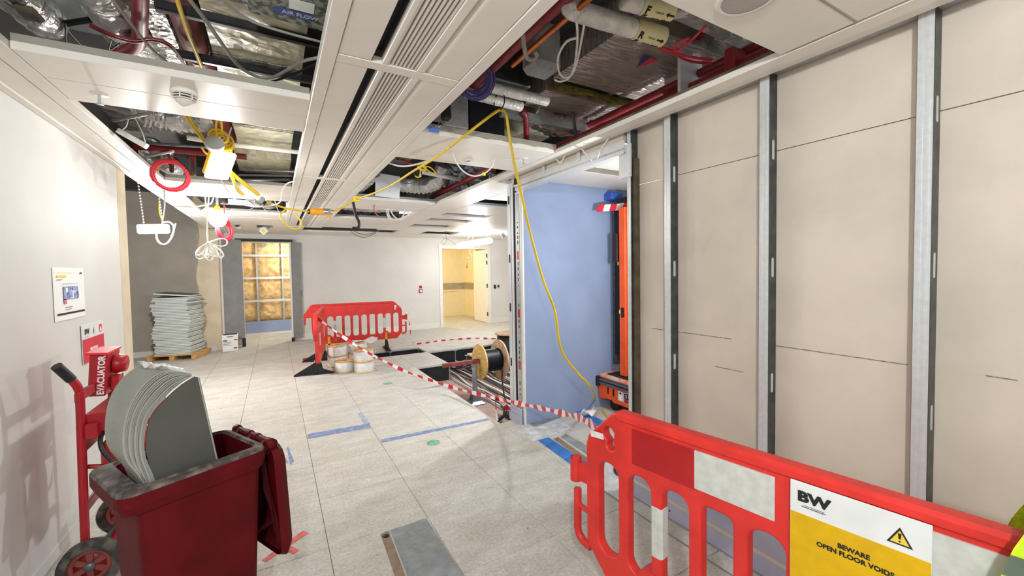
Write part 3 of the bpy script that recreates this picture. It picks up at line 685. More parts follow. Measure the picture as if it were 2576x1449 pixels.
# person's hi vis sleeve at the near barrier end, shaped as a hung jacket
jk = thing('hi_vis_sleeve', 'lime hi vis sleeve of a person, shaped as a jacket over the nearest barrier at the right edge', 'jacket', NB @ Matrix.Translation((1.69, 0, 0)))
def jfn(side):
    def fn(u, v):
        x = -.335+u*.62+.02*math.sin(v*9); z = 1.17-v*.66; b = .05+.055*math.sin(min(1, v*1.6)*PI/2)+.018*math.sin(u*17+v*4)
        if v < .2: b *= (v/.2)**.5
        x += (1-u)*(.05*abs(v-.42)/.42+.008*math.sin(v*19))
        return (x, side*b, z)
    return fn
for sd, nm in ((-1, 'front_panel'), (1, 'back_panel')):
    MB().sheet(jfn(sd), 20, 20).build(nm, M['hivis'], jk)
    def band(u, v, sd=sd):
        p = jfn(sd)(u, .27+.07*v); return (p[0], p[1]+sd*.004, p[2])
    MB().sheet(band, 20, 2).build('reflective_band', M['hivisgrey'], jk)

# ================================================================== WHEELIE BIN
bx = thing('wheelie_bin', 'red wheelie bin full of grey sheets, by the left wall', 'bin', Matrix.Translation((-.331, 2.094, 0)) @ Matrix.Rotation(math.radians(27), 4, 'Z') @ Matrix.Diagonal((.97, .91, 1.018, 1)))
BH = .885; BD, BW_ = .50, .42       # depth along local x (handle at +x), width along y
def ring(x0, x1, y0, y1, r, z, k=4): return [(p[0], p[1], z) for p in rrect(x0, x1, y0, y1, r, k)]
def loft(mb, rings, mi=0):
    n = len(rings[0]); vs = sum(rings, []); fs = []
    for i in range(len(rings)-1): fs += [(i*n+k, i*n+(k+1) % n, (i+1)*n+(k+1) % n, (i+1)*n+k) for k in range(n)]
    return mb.add(vs, fs, mi=mi, sm=False)
hb = MB()
bo = [ring(-.17, .17, -.16, .16, .03, .02), ring(-.185, .19, -.172, .172, .035, .30), ring(-.205, .212, -.19, .19, .04, .80)]
inn = [ring(-.195, .202, -.18, .18, .04, .885), ring(-.175, .18, -.162, .162, .03, .30), ring(-.165, .165, -.15, .15, .03, .06)]
loft(hb, bo+[ring(-.205, .212, -.19, .19, .04, .884)]+inn)
hb.add(ring(-.17, .17, -.16, .16, .03, .02), [list(range(24))[::-1]]); hb.add(ring(-.165, .165, -.15, .15, .03, .06), [list(range(24))])
hb.build('body', M['redbin'], bx)
rm = MB(); loft(rm, [ring(-.250, .225, -.205, .205, .05, .80), ring(-.262, .232, -.212, .212, .05, .83), ring(-.262, .232, -.212, .212, .05, .868)]); rm.build('rim_skirt', M['redbin'], bx)
rt = MB(); loft(rt, [ring(-.262, .232, -.212, .212, .05, .866), ring(-.256, .228, -.207, .207, .05, .880), ring(-.198, .204, -.182, .182, .04, .888), ring(-.190, .198, -.176, .176, .04, .876)]); rt.build('rim', M['redrim'], bx)
# handle bar at the back with hinge arms, lid hanging open
hz, hx = .872, .262
MB().tube([(hx, -.165, hz), (hx, .165, hz)], .0165, 12).lathe([(.021, -.004), (.021, .02), (.0001, .02)], frame((hx, -.165, hz), (1,0,0), (0,0,1)) , 12).lathe([(.021, -.004), (.021, .02), (.0001, .02)], frame((hx, .165, hz), (1,0,0), (0,0,-1)), 12).tube([(hx, .03, hz), (hx, .045, hz)], .02, 12).tube([(hx, -.03, hz), (hx, -.045, hz)], .02, 12).build('handle_bar', M['redbin'], bx)
for y in (-.13, .0, .13): MB().prism([(.205, .82), (.215, .86), (hx-.01, hz+.012), (hx+.012, hz-.01), (.235, .81)], y-.012, y+.012, frame((0, 0, 0), (1,0,0), (0,0,1))).build('hinge_arm', M['redbin'], bx)
ld = MB()
LXm = Matrix.Translation((hx, 0, hz)) @ Matrix.Rotation(math.radians(-3), 4, 'Y') @ Matrix.Rotation(math.radians(90), 4, 'Y')
# lid in its own plane: x runs down from the hinge, y across, z outwards
loft(ld, [ring(.02, .52, -.18, .18, .06, -.0), ring(.02, .535, -.187, .187, .06, .03), ring(.03, .52, -.17, .17, .07, .055), ring(.12, .40, -.12, .12, .05, .066)])
ld.v = [tuple(LXm @ Vector(v)) for v in ld.v]
ld.add([tuple(LXm @ Vector(v)) for v in ring(.12, .40, -.12, .12, .05, .066)], [list(range(24))]); ld.add([tuple(LXm @ Vector(v)) for v in ring(.03, .51, -.17, .17, .06, .012)], [list(range(24))[::-1]])
for y in (-.10, .10): ld.box(-.0, .06, y-.02, y+.02, -.012, .03, LXm)
ld.build('lid', M['redbin'], bx)
for y in (-.17, .17): MB().lathe([(.0001, -.02), (.095, -.02), (.10, 0), (.095, .02), (.0001, .02)], frame((.215, y, .10), (1,0,0), (0,0,1)), 20).build('wheel', M['black'], bx)
# bundle of grey sheets curled over inside the bin (each sheet its own thing); profiles measured on its front plane
BXM = bx.matrix_world.copy(); BXI = BXM.inverted(); YF = -.150
def onbin(x, y):
    o = BXI @ Vector((0, 0, CAM_H)); d = (BXI @ (Vector((0, 0, CAM_H))+_ray(x, y)))-o; q = o+d*((YF-o.y)/d.y); return Vector((q.x, q.z))
inner = [onbin(*p) for p in ((391, 1230), (360, 1140), (370, 1053), (415, 998), (452, 966), (484, 946))]
outer = [onbin(*p) for p in ((330, 1244), (313, 1150), (314, 1055), (350, 980), (412, 934), (482, 940))]
def low(P): return [Vector((max(P[0].x+.004, -.164), .40)), Vector((max(P[0].x, -.172), .66))]+[Vector((max(p.x, -.172) if p.y < .87 else p.x, p.y)) for p in P]
NS = 12
for q in range(NS):
    t = q/(NS-1); w_ = [a.lerp(b, t) for a, b in zip(outer, inner)]
    P = smooth_path([Vector((p.x, 0, p.y)) for p in low(w_)], 5); n = len(P); mb = MB(); vs = []; tk = .0065
    yb = .07-.004*q; yf = YF+.004*(q % 3)
    for i, p in enumerate(P):
        tt = (P[min(i+1, n-1)]-P[max(i-1, 0)]).normalized(); nn = Vector((tt.z, 0, -tt.x)); k_ = tk*(1-.75*max(0, (i/n-.55)/.45))
        tw = .03*max(0, i/n-.5)
        vs += [(p.x, yf, p.z), (p.x+nn.x*k_, yf, p.z+nn.z*k_), (p.x+nn.x*k_-tw, yb, p.z+nn.z*k_), (p.x-tw, yb, p.z)]
    fs = []
    for i in range(n-1): fs += [(4*i+k, 4*i+(k+1) % 4, 4*i+4+(k+1) % 4, 4*i+4+k) for k in range(4)]
    fs += [(3,2,1,0), tuple(4*(n-1)+k for k in range(4))]
    mb.add(vs, fs); o = mb.build('bent_sheet', M['foam']); o.matrix_world = BXM
    tag(o, ['outermost grey sheet curled over in the red bin', 'second grey sheet from outside in the red bin', 'third grey sheet from outside in the red bin', 'fourth grey sheet from outside in the red bin', 'fifth grey sheet from outside in the red bin', 'sixth grey sheet from outside in the red bin', 'sixth grey sheet from inside in the red bin', 'fifth grey sheet from inside in the red bin', 'fourth grey sheet from inside in the red bin', 'third grey sheet from inside in the red bin', 'second grey sheet from inside in the red bin', 'innermost curled grey sheet in the red bin'][q], 'sheet', 'grey sheets in the bin')
fp = smooth_path([Vector((p.x+.012, 0, p.y-.006)) for p in inner], 4); br_ = onbin(553, 1176)
poly = [(fp[0].x+.03, .34), (br_.x+.03, .34), (br_.x, br_.y), (fp[-1].x+.012, fp[-1].z-.006)]+[(p.x, p.z) for p in fp[::-1]]
o = MB().prism(poly, 0, .007, frame((0, YF+.018, 0), (1,0,0), (0,0,1))).build('flat_sheet', M['foamdk']); o.matrix_world = BXM; tag(o, 'flat darker sheet with a straight right edge standing in the red bin', 'sheet')
edge = MB().tube([(p[0], YF+.012, p[1]) for p in poly[1:4]], .0035, 5).build('pale_edge', M['foam']); edge.matrix_world = BXM; edge.parent = o; edge.matrix_world = BXM
o = MB().sheet(lambda u, v: tuple(BXM @ Vector((outer[4].x-.02+.10*u, YF+.03+.20*v, outer[4].y+.012+.012*math.sin(u*6+v*9)-.035*u))), 10, 10).build('polythene_wrap', M['shrink']); tag(o, 'crumpled clear polythene lying over the grey sheets in the bin', 'wrap')
# ================================================================== FIRE POINT TROLLEY by the left wall
tr = thing('fire_trolley', 'red fire extinguisher trolley with black grips, against the left wall', 'trolley', Matrix.Translation((-.93, 3.2, 0)))
def up(y, dx=0): return smooth_path([(.02+dx, y, .16), (.025+dx, y, .6), (.03+dx, y, 1.00), (.029+dx, y-.004, 1.04), (.022+dx, y-.016, 1.075), (.010+dx, y-.034, 1.11)], 5)
for y, dx in ((-.235, .005), (.215, .01)):
    lz = 0 if y < 0 else -.06
    o = MB().tube([p+Vector((0, 0, lz*(p.z > .9))) for p in up(y, dx)], .0185, 12).build('upright', M['redpaint'], tr)
    MB().tube([(.011+dx, y-.033, 1.107+lz), (-.022+dx, y-.085, 1.19+lz*1.5)], .0225, 12).build('grip', M['blackpl'], o)
for z in (1.0, .83, .72, .40): MB().cbox(.012, .03, -.235, .215, z-.027, z+.027, .004).build('cross_bar', M['redpaint'], tr)
MB().box(.03, .26, -.21, .19, .10, .108).box(.25, .258, -.21, .19, .10, .16).build('foot_plate', M['redpaint'], tr)
MB().tube([(.055, -.30, .13), (.055, .30, .13)], .012, 8).build('axle', M['dark'], tr)
MB().tube([(.04, -.2, .62), (.16, -.21, .60), (.25, -.1, .60), (.26, .1, .60), (.16, .19, .60), (.04, .19, .62)], .012, 8).build('holding_hoop', M['redpaint'], tr)
MB().cbox(.03, .30, -.22, .21, .80, .90, .01).build('tray', M['redpaint'], tr)
MB().cbox(.05, .10, -.26, -.10, .78, .86, .006).build('bracket', M['redpaint'], tr)
MB().tube([(.0, .21, .25), (.12, .24, .45), (.2, .25, .60)], .012, 8).build('brace', M['redpaint'], tr)
for y in (-.275, .275):
    wx = frame((.055, y, .13), (1,0,0), (0,0,1)); s = 1
    wh = MB().lathe([(.088, -.032), (.112, -.036), (.128, -.022), (.130, 0), (.128, .022), (.112, .036), (.088, .032), (.086, 0), (.088, -.032)], wx, 28).build('tyre', M['rubberdust'], tr)
    MB().lathe([(.066, -.018), (.09, -.018), (.09, .018), (.066, .018), (.066, -.018)], wx, 24).build('wheel_rim', M['rust'], wh); MB().lathe([(.022, -.004), (.068, -.004), (.068, .004), (.022, .004)], wx, 20).build('wheel_disc', M['maroon'], wh)
    for q in range(6): MB().prism([(-.010, .018), (.010, .018), (.016, .07), (-.016, .07)], -.014, .014, wx @ Matrix.Rotation(q*PI/3, 4, 'Z')).build('spoke', M['rust'], wh)
    MB().lathe([(.0001, -.03), (.022, -.03), (.022, .03), (.0001, .03)], wx, 14).build('hub', M['screw'], wh)
# site alarm
al = thing('site_alarm', 'red EVACUATOR site alarm box on top of the trolley', 'alarm', Matrix.Translation((-.882, 3.22, .945)) @ Matrix.Rotation(math.radians(4), 4, 'Y'))
MB().cbox(-.055, .022, -.02, .20, 0, .24, .006).build('alarm_case', M['redpaint'], al)
MB().prism([(-.068, -.035), (.026, -.035), (.026, .21), (-.068, .21)], .24, .252).build('case_lid', mat('bright red lid', 'e3303a', .35, var=.03), al)
text('lettering', 'EVACUATOR', .041, frame((.0, -.0208, .12), (0,0,1), (-1,0,0)), M['paper'], al, .0016, .92)
MB().lathe([(.055, 0), (.058, .012), (.046, .055), (.03, .06), (.0001, .06)], frame((.028, .09, .165), (0,1,0), (0,0,1)), 18).build('sounder_dome', M['redpaint'], al)
MB().cbox(.028, .065, .02, .12, .02, .105, .006).build('call_point', M['redpaint'], al)
MB().lathe([(.010, 0), (.010, .03), (.017, .032), (.017, .045), (.0001, .045)], frame((.065, .06, .06), (0,1,0), (0,0,1)), 12).build('push_button', M['rust'], al)
# extinguishers standing on the foot plate
for n, (x, y, lab, m) in enumerate(((-.775, 3.07, 'nearer red extinguisher with a black horn on the trolley', 'extred'), (-.775, 3.27, 'farther red extinguisher with a green tag on the trolley', 'extred'))):
    e = thing('fire_extinguisher', lab, 'extinguisher', T(x, y, .40), 'extinguishers on the trolley')
    MB().lathe([(.0001, 0), (.072, 0), (.08, .02), (.08, .27), (.072, .315), (.045, .345), (.02, .357), (.02, .37), (.0001, .37)], n=20).build('cylinder', M[m], e)
    MB().cbox(-.022, .022, -.016, .016, .365, .395, .004).box(-.02, .10, -.010, .010, .395, .401).box(-.02, .09, -.010, .010, .412, .418).build('valve', M['dark'] if n else M['chrome'], e)
    MB().tube(smooth_path([(-.02, 0, .385), (-.06, -.05, .375), (-.05, -.088, .30), (.01, -.095, .20)], 5), .011, 8).tube([(.01, -.095, .22), (.03, -.10, .08)], [.014, .03], 10).build('hose_and_horn', M['blackpl'], e)
    MB().lathe([(.0815, .12), (.0815, .19)], n=20).build('label_band', M['tag_dk'], e)
    if n: MB().box(.02, .05, -.03, -.02, .37, .40).build('green_tag', M['green'], e)

# ================================================================== NOTICES on the left wall
nt_ = thing('paper_notice', 'white paper notice with a floor plan, taped on the left wall', 'notice', frame((XL+.0015, 3.44, 1.365), (0,1,0), (0,0,1)))
MB().sheet(lambda u, v: (.455*u, .325*v, .0015+.004*math.sin(u*3.1)*(1-v)*(v < .9)), 10, 8).build('sheet', M['paper'], nt_)
def mark(name, x0, x1, y0, y1, m, par, z=.0065): return MB().box(x0, x1, y0, y1, z, z+.0006).build(name, M[m], par)
mark('yellow_block', .045, .17, .265, .277, 'yelink', nt_); mark('rule', .03, .30, .292, .2935, 'yelink', nt_); mark('logo', .385, .41, .283, .295, 'greyink', nt_)
mark('footer_band', .03, .43, .033, .045, 'ink', nt_)
pln = MB()
for (a, b, c, d) in ((.12, .33, .20, .206), (.12, .15, .11, .20), (.20, .25, .135, .20), (.26, .33, .18, .198), (.285, .34, .13, .17), (.12, .335, .125, .13), (.325, .335, .13, .2), (.17, .19, .13, .17)): pln.box(a, b, c, d, .0065, .007)
pln.build('floor_plan', M['blueink'], nt_); mark('plan_frame', .11, .345, .222, .2235, 'greyink', nt_); mark('pink_area', .12, .16, .098, .122, 'pinkink', nt_)
mark('key_line', .14, .24, .075, .078, 'greyink', nt_); mark('key_line', .14, .22, .062, .065, 'greyink', nt_); mark('heading', .045, .11, .247, .252, 'blueink', nt_)
fs = thing('fire_point_sign', 'white and red BW fire point sign on the left wall behind the trolley', 'sign', frame((XL+.004, 3.80, 1.04), (0,1,.0), (0,0,1)))
MB().cbox(0, .40, 0, .265, 0, .004, .001).build('board', M['signwhite'], fs); mark('red_field', .002, .398, .002, .165, 'redink', fs, .004)
text('logo_lettering', 'BW', .05, Matrix.Translation((.085, .212, .0045)), M['ink'], fs, .002); mark('logo_rule', .05, .12, .178, .180, 'greyink', fs, .0042)
mark('fire_symbol', .31, .365, .185, .24, 'redink', fs, .0042); MB().prism([(.32, .19), (.355, .19), (.35, .22), (.34, .21), (.335, .232), (.327, .212)], .0048, .0054).build('flame', M['paper'], fs)
MB().prism([(.195, .20), (.215, .20), (.205, .235)], .0042, .0048).box(.2, .21, .185, .2, .0042, .0048).build('small_symbol', M['greyink'], fs)
text('wording', 'FIRE POINT', .028, Matrix.Translation((.20, .085, .0046)), M['paper'], fs, .001)

# ================================================================== PALLET with tiles
pa = math.radians(-15)
PX_ = Matrix.Translation((-1.66, 10.33, 0)) @ Matrix.Rotation(pa, 4, 'Z')
pt = thing('pallet', 'small timber pallet under the stack of pale tiles', 'pallet', PX_)
for x in (-.36, 0, .36): MB().cbox(x-.04, x+.04, -.33, .33, .0, .085, .003).build('bearer', M['timber'], pt)
for y in (-.29, -.15, 0, .15, .29): MB().cbox(-.40, .40, y-.05, y+.05, .0855, .105, .002).build('slat', M['timber'], pt)
tl = MB(); tl.cbox(-.292, .292, -.292, .292, 0, .0235, .002)
stk_me = tl.mesh('tile_edge', M['tile'])
core = MB().box(-.285, .285, -.285, .285, .0235, .0285).mesh('tile_core', M['card'])
z = .106; n = 38
words = ['bottom', 'second from bottom', 'third from bottom', 'fourth from bottom', 'fifth from bottom']
for q in range(n):
    off = .03*math.sin(q*.33+.5)+.012*math.sin(q*2.1) - (.02 if q < 6 else 0); 
    if q in (n-4,): off += .06
    rz = random.uniform(-.02, .02)
    lab = (words[q]+' pale tile of the stack on the pallet') if q < 5 else 'pale metal edged tile in the middle of the stack on the pallet'
    r = thing('ceiling_tile', lab, 'tile', PX_ @ T(off, .012*math.sin(q*1.3), z, rz), 'pale tiles stacked on the pallet')
    for me, nm in ((stk_me, 'tile_edge'), (core, 'tile_core')):
        o = bpy.data.objects.new(nm, me); C.objects.link(o); o.parent = r
    z += .0290
    if q == n-1: r['label'] = 'second tile from the top of the stack on the pallet'
r = thing('ceiling_tile', 'tilted pale tile lying on top of the stack', 'tile', PX_ @ T(.0, .0, z+.034, .12) @ Matrix.Rotation(.105, 4, 'Y'), 'pale tiles stacked on the pallet')
for me, nm in ((stk_me, 'tile_edge'), (core, 'tile_core')):
    o = bpy.data.objects.new(nm, me); C.objects.link(o); o.parent = r

# paper box by the column
pb = thing('paper_box', 'white printed carton standing by the grey board left of the opening', 'box', T(-.86, 10.62, 0, math.radians(2)))
MB().cbox(-.135, .135, -.10, .14, 0, .27, .003).build('carton', M['paper'], pb); MB().cbox(-.14, .14, -.104, .145, .235, .345, .003).build('lid', M['paper'], pb)
mark2 = lambda n, a, b, c, d, m: MB().box(a, b, -.1055, -.1045, c, d).build(n, M[m], pb)
MB().box(-.12, .125, -.09, .13, .345, .3465).build('dark_top', M['tag_dk'], pb)
mark2('navy_print', -.12, -.05, .215-.0, .238, 'tag_dk'); mark2('red_print', .07, .13, .225, .25, 'redink'); mark2('text_line', -.12, .02, .18, .192, 'blueink'); mark2('text_line', -.12, 0, .15, .157, 'greyink'); mark2('text_line', -.12, .03, .125, .130, 'greyink'); mark2('barcode', .06, .12, .05, .075, 'greyink'); mark2('lid_text', -.05, .06, .30, .315, 'greyink')

# ================================================================== WHITE CABLE REELS
def reel_parts(r, m='ply'):
    MB().lathe([(.03, .169), (.160, .169), (.162, .172), (.160, .177), (.03, .177)], n=26).build('top_flange', M['ply'], r)
    MB().lathe([(.0001, 0), (.165, 0), (.167, .006), (.165, .012), (.0001, .012)], n=26).build('bottom_flange', M['ply'], r)
    MB().lathe([(.150, .012), (.156, .03), (.158, .09), (.156, .15), (.150, .165)], n=26).build('white_winding', M['shrink'], r)
    MB().lathe([(.03, .168), (.032, .10)], n=12).build('core_tube', M['dark'], r)
reels = [((.91, 7.77), 0, 'lower reel of the left pair of white cable reels'), ((.91, 7.77), 1, 'upper reel of the left pair of white cable reels'), ((.97, 7.25), 0, 'single white cable reel at the front of the group'), ((1.235, 7.05), 0, 'lower reel of the front right pair of white cable reels'), ((1.225, 7.06), 1, 'upper reel of the front right pair of white cable reels'), ((1.26, 7.85), 0, 'lower reel of the rear right pair of white cable reels'), ((1.27, 7.85), 1, 'upper reel of the rear right pair of white cable reels')]
r0 = None
for (xy, lv, lab) in reels:
    X = T(xy[0]+.006*lv, xy[1], .001+lv*.1785, random.uniform(0, 3))
    if r0 is None: r0 = thing('cable_reel', lab, 'reel', X, 'white cable reels on the floor'); reel_parts(r0); continue
    c = copy_tree(r0); c.matrix_world = X; c['label'] = lab
o = MB().sheet(lambda u, v: (1.20+.42*u, 7.80+.22*v, .365+.05*math.sin(u*7+v*3)*u+.02*math.sin(v*11)-.0*u), 12, 8).build('polythene_sheet', M['shrink']); tag(o, 'crumpled clear polythene lying on the rear cable reels', 'wrap')
o = MB().cbox(-.10, .10, -.06, .06, 0, .012, .002, T(1.45, 6.78, .001, .15)).build('metal_offcut', M['galvlt']); tag(o, 'small bright metal offcut on the floor in front of the reels', 'offcut')

# ================================================================== FLOOR VOID: cable drum on a jack stand, cables
dx0 = Vector((2.545, 5.40, .30))
dr = thing('cable_drum', 'plywood drum of black cable on a jack stand over the floor void', 'drum', Matrix.Translation(dx0))
AX = frame((0, 0, 0), (0,1,0), (0,0,1))     # lathe axis along +X
def flange(r, x, th, m, nm):
    o = MB().lathe([(.03, x), (r, x), (r, x+th), (.03, x+th), (.03, x)], AX, 40, sm=False).build(nm, M[m], dr)
    h = MB()
    for q, (ry, rz) in enumerate(((.0, .11), (-.08, .06), (.09, .05), (-.04, -.12))): h.lathe([(.010, x-.001), (.0001, x-.001)], AX @ Matrix.Translation((ry, rz, 0)), 8)
    h.build('bolt_hole', M['slot'], o); return o
flange(.252, 0, .022, 'ply', 'near_flange'); flange(.285, .325, .022, 'plyend', 'far_flange')
cb = MB(); prof = [(.06, .022)]
for q in range(30): x = .026+q*.0098; prof += [(.158, x), (.165, x+.006)]
cb.lathe(prof+[(.06, .323)], AX, 36).build('black_winding', M['blackcable'], dr)
sp = thing('drum_stand', 'steel jack stand with a red oxide spindle holding the cable drum', 'stand', Matrix.Translation((2.545, 5.40, ZS)))
MB().tube([(-.075, 0, .15), (-.075, 0, .50)], .036, 14).build('post', M['galv'], sp)
MB().tube([(-.075, 0, .36), (-.075, 0, .40)], .044, 14).build('collar', M['galv'], sp); MB().tube([(-.075, 0, .49), (-.075, 0, .53)], .044, 14).build('collar', M['galv'], sp)
MB().prism([(-.045, .53), (.045, .53), (.06, .64), (.035, .64), (.022, .575), (-.022, .575), (-.035, .64), (-.06, .64)], -.02, .02, frame((-.075, 0, 0), (1,0,0), (0,0,1))).build('cradle', M['galv'], sp)
bs = MB(); loft(bs, [ring(-.20, .05, -.125, .125, .01, .0), ring(-.20, .05, -.125, .125, .01, .012), ring(-.15, .0, -.08, .08, .01, .05), ring(-.115, -.035, -.04, .04, .01, .17)]); bs.build('base', M['screw'], sp)
MB().cbox(-.56, -.0, -.028, .028, .585, .640, .004).build('spindle_bar', M['rust'], sp)
d3 = thing('cable_drum', 'dark cable drum standing upright deeper in the floor void by the jamb', 'drum', T(4.22, 7.45, ZS))
MB().lathe([(.0001, .59), (.30, .59), (.302, .60), (.30, .615), (.0001, .615)], n=36).build('top_flange', M['plyend'], d3)
MB().lathe([(.0001, 0), (.30, 0), (.30, .02), (.0001, .02)], n=36).build('bottom_flange', M['plyend'], d3); MB().lathe([(.10, .02), (.26, .03), (.265, .3), (.26, .58), (.1, .59)], n=32).build('black_winding', M['blackcable'], d3)
hl = MB()
for q in range(5): hl.lathe([(.012, .6165), (.0001, .6165)], T(.12*math.cos(q*1.3), .12*math.sin(q*1.3)), 8)
hl.build('bolt_hole', M['slot'], d3)
# cables lying in the void
rnd = random.Random(3)
for q in range(26):
    x = 2.72+q*.058; y0, y1 = 4.0, 8.0
    if x > 4.1: y0 = 5.0
    pts = [(x+rnd.uniform(-.05, .05), y0+(y1-y0)*i/7, ZS+.02+rnd.uniform(0, .035)) for i in range(8)]
    wh = q % 4 == 1; 
    cable('void_cable', pts, .011 if not wh else .013, M['whitecable'] if wh else M['blackcable'], ('white cable' if wh else 'black cable')+' lying along the floor void beneath the drum', 'cable', 'white cables in the floor void' if wh else 'black cables in the floor void', 4)
for q in range(9):
    cx, cy = 2.95+.1*q, 7.45-.05*q; pts = [(cx+(.18+.02*q)*math.cos(a*.55+q), cy+.22*math.sin(a*.55+q), ZS+.07+.02*q+.02*math.sin(a)) for a in range(11)]
    cable('looped_cable', pts, .012, M['blackcable'], 'black cable looped in a tangle at the far end of the floor void', 'cable', 'tangled black cables in the void', 4)
cable('drum_tail', [dx0+Vector((.3, -.14, -.10)), dx0+Vector((.26, -.22, -.30)), dx0+Vector((.24, -.35, -.52)), dx0+Vector((.30, -.50, -.57))], .011, M['blackcable'], 'black cable tail running from the drum down to the sub floor')
cable('hose_end', [PZ(1262, 1022, -.2), PZ(1270, 1030, -.15), PZ(1268, 1045, -.2), PZ(1252, 1058, -.27)], .022, M['blackcable'], 'black flexible conduit curving on the sub floor by the jamb', 'conduit')
o = MB().tube([(2.70, 4.65, ZS), (2.70, 4.65, .10)], .010, 6).cbox(2.55, 2.85, 4.55, 4.72, ZS, ZS+.06, .004).build('floor_post', M['dark']); tag(o, 'thin dark post standing in the floor void near the jamb', 'post')
tray = MB().box(2.66, 2.67, 3.9, 7.9, ZS, ZS+.05).box(2.66, 2.70, 3.9, 7.9, ZS, ZS+.004).build('cable_tray', M['galvlt']); tag(tray, 'long galvanised cable tray edge along the floor void', 'tray')

# ================================================================== LIFT MACHINE in the alcove
lm = thing('mast_lift', 'orange mast lift parked in the blue boarded alcove', 'lift', Matrix.Translation((3.25, 3.64, 0)))
MB().prism([(-1.35, .15), (-1.2, .13), (-.25, .12), (-.22, .14), (-.14, .14), (-.10, .125), (-.02, .12), (0, .17), (0, .29), (-1.35, .29)], 0, .03, frame((0, 0, 0), (0,1,0), (0,0,1))).box(.02, .72, -1.33, -.02, .14, .29).build('chassis', M['orange'], lm)
MB().cbox(-.02, .74, -1.37, .02, .29, .318, .006).cbox(-.02, .74, -1.37, .02, .328, .352, .006).build('bumper_rail', M['screw'], lm)
MB().cbox(-.035, .03, -.03, .035, .26, .375, .008).build('corner_buffer', M['black'], lm)
MB().cbox(.0, .72, -1.35, .0, .352, .405, .02).build('deck', M['dusty'], lm)
MB().cbox(.04, .32, -.46, -.10, .405, .42, .01).build('mast_base', M['black'], lm)
mo = MB().cbox(.08, .18, -.36, -.26, .42, 2.30, .01).build('mast', M['orange'], lm)
MB().cbox(.17, .23, -.20, -.10, .62, 2.3, .004).build('mast_rail', M['dark'], lm)
MB().cbox(.185, .26, -.10, -.05, .50, 2.25, .004).build('rear_rail', M['galvdk'], lm)
MB().cbox(.10, .17, -.22, -.14, 1.70, 2.02, .006).build('control_box', M['tag_dk'], lm); MB().box(.10, .13, -.23, -.222, 1.66, 1.70).build('yellow_tag', M['yelink'], lm); MB().box(.07, .08, -.28, -.27, 1.12, 1.16).build('yellow_tag', M['yelink'], lm)
MB().box(.078, .0795, -.34, -.29, 1.08, 1.19).build('mast_label', M['tag_dk'], lm)
MB().box(-.001, .0, -.17, -.15, .20, .275).box(-.001, .0, -.26, -.235, .19, .275).build('slot_hole', M['slot'], lm)
lb = MB().box(-.002, .0, -.62, -.40, .16, .275).build('maker_label', M['paper'], lm)
MB().box(-.003, -.002, -.61, -.41, .205, .27).build('label_top', M['tag_dk'], lb); MB().box(-.003, -.002, -.61, -.41, .165, .203).build('label_foot', M['tag_rd'], lb)
LF = frame((-.0032, -.41, .2375), (0,-1,0), (0,0,1))
text('lettering', '2', .05, LF @ Matrix.Translation((.03, 0, 0)), M['paper'], lb, .001); MB().box(-.0036, -.003, -.60, -.47, .248, .258).box(-.0036, -.003, -.58, -.47, .232, .24).build('label_lines', M['paper'], lb)
for y in (-.32, -.80):
    MB().box(-.002, .0, y-.07, y, .17, .275).build('white_label', M['paper'], lm); MB().prism([(y-.055, .245), (y-.015, .245), (y-.035, .27)], 0, .001, frame((-.003, 0, 0), (0,1,0), (0,0,1))).build('label_mark', M['ink'], lm)
for y in (-.18, -1.15): MB().lathe([(.0001, -.03), (.06, -.03), (.065, 0), (.06, .03), (.0001, .03)], frame((.10, y, .066), (0,1,0), (0,0,1)), 18).lathe([(.0001, -.03), (.06, -.03), (.065, 0), (.06, .03), (.0001, .03)], frame((.62, y, .066), (0,1,0), (0,0,1)), 18).build('wheel', M['black'], lm)
ch = MB()
for q in range(8): ch.prism([(-.08+.075*q, 0), (-.005+.075*q, 0), (.025+.075*q, .075), (-.05+.075*q, .075)], 0, .012, mi=q % 2)
o = ch.build('chevron_board', [M['tapered'], M['tapewhite']], lm, frame((-.02, -.12, 2.27), (.9, -.36, .06), (0,0,1)))
MB().cbox(.14, .40, -.34, -.16, 2.36, 2.42, .01).build('platform_arm', M['dark'], lm); MB().cbox(.12, .3, -.12, .02, 2.42, 2.50, .01).build('blue_box', mat('blue plastic box', '2f5fc0', .4, var=.03), lm)
cable('black_ring_cable', [tuple(PZ(1570+24*math.cos(a), 1180+17*math.sin(a), .012)) for a in [i*.55 for i in range(12)]], .009, M['blackcable'], 'black cable loop lying on the floor behind the nearest barrier', n=6)
o = MB().sheet(lambda u, v: tuple(PZ(1478, 1045, .0)+Vector((.22*u-.1+.03*math.sin(v*8), .12*v-.06, .03+.03*math.sin(u*9+v*5)))), 10, 8).build('plastic_scrap', M['shrink']); tag(o, 'scrap of clear plastic on the floor at the tape end', 'wrap')

# ================================================================== fittings on the far wall
def wallplate(name, px, lab, cat, wd, hg, m, extra=None, d=.035):
    p = PY(px[0], px[1], YB); r = thing(name, lab, cat, frame((p.x, YB, p.z), (1,0,0), (0,0,1)))
    MB().cbox(-wd/2, wd/2, -hg/2, hg/2, 0, d, .004).build('case', M[m], r)
    if extra: extra(r, d)
    return r
def cp(r, d):
    MB().box(-.03, .03, -.03, .03, d, d+.002).build('glass', M['paper'], r); MB().prism([(-.012, .015), (.012, .015), (0, -.012)], d+.002, d+.003).build('mark', M['redpaint'], r)
wallplate('call_point', (1058, 732), 'red fire call point on the far wall', 'call point', .10, .10, 'redpaint', cp)
wallplate('call_point_sign', (1058, 722), 'small red sign above the fire call point', 'sign', .08, .07, 'redpaint', None, .004)
wallplate('door_reader', (1244, 721), 'black door reader right of the far doorway', 'reader', .06, .12, 'blackpl')
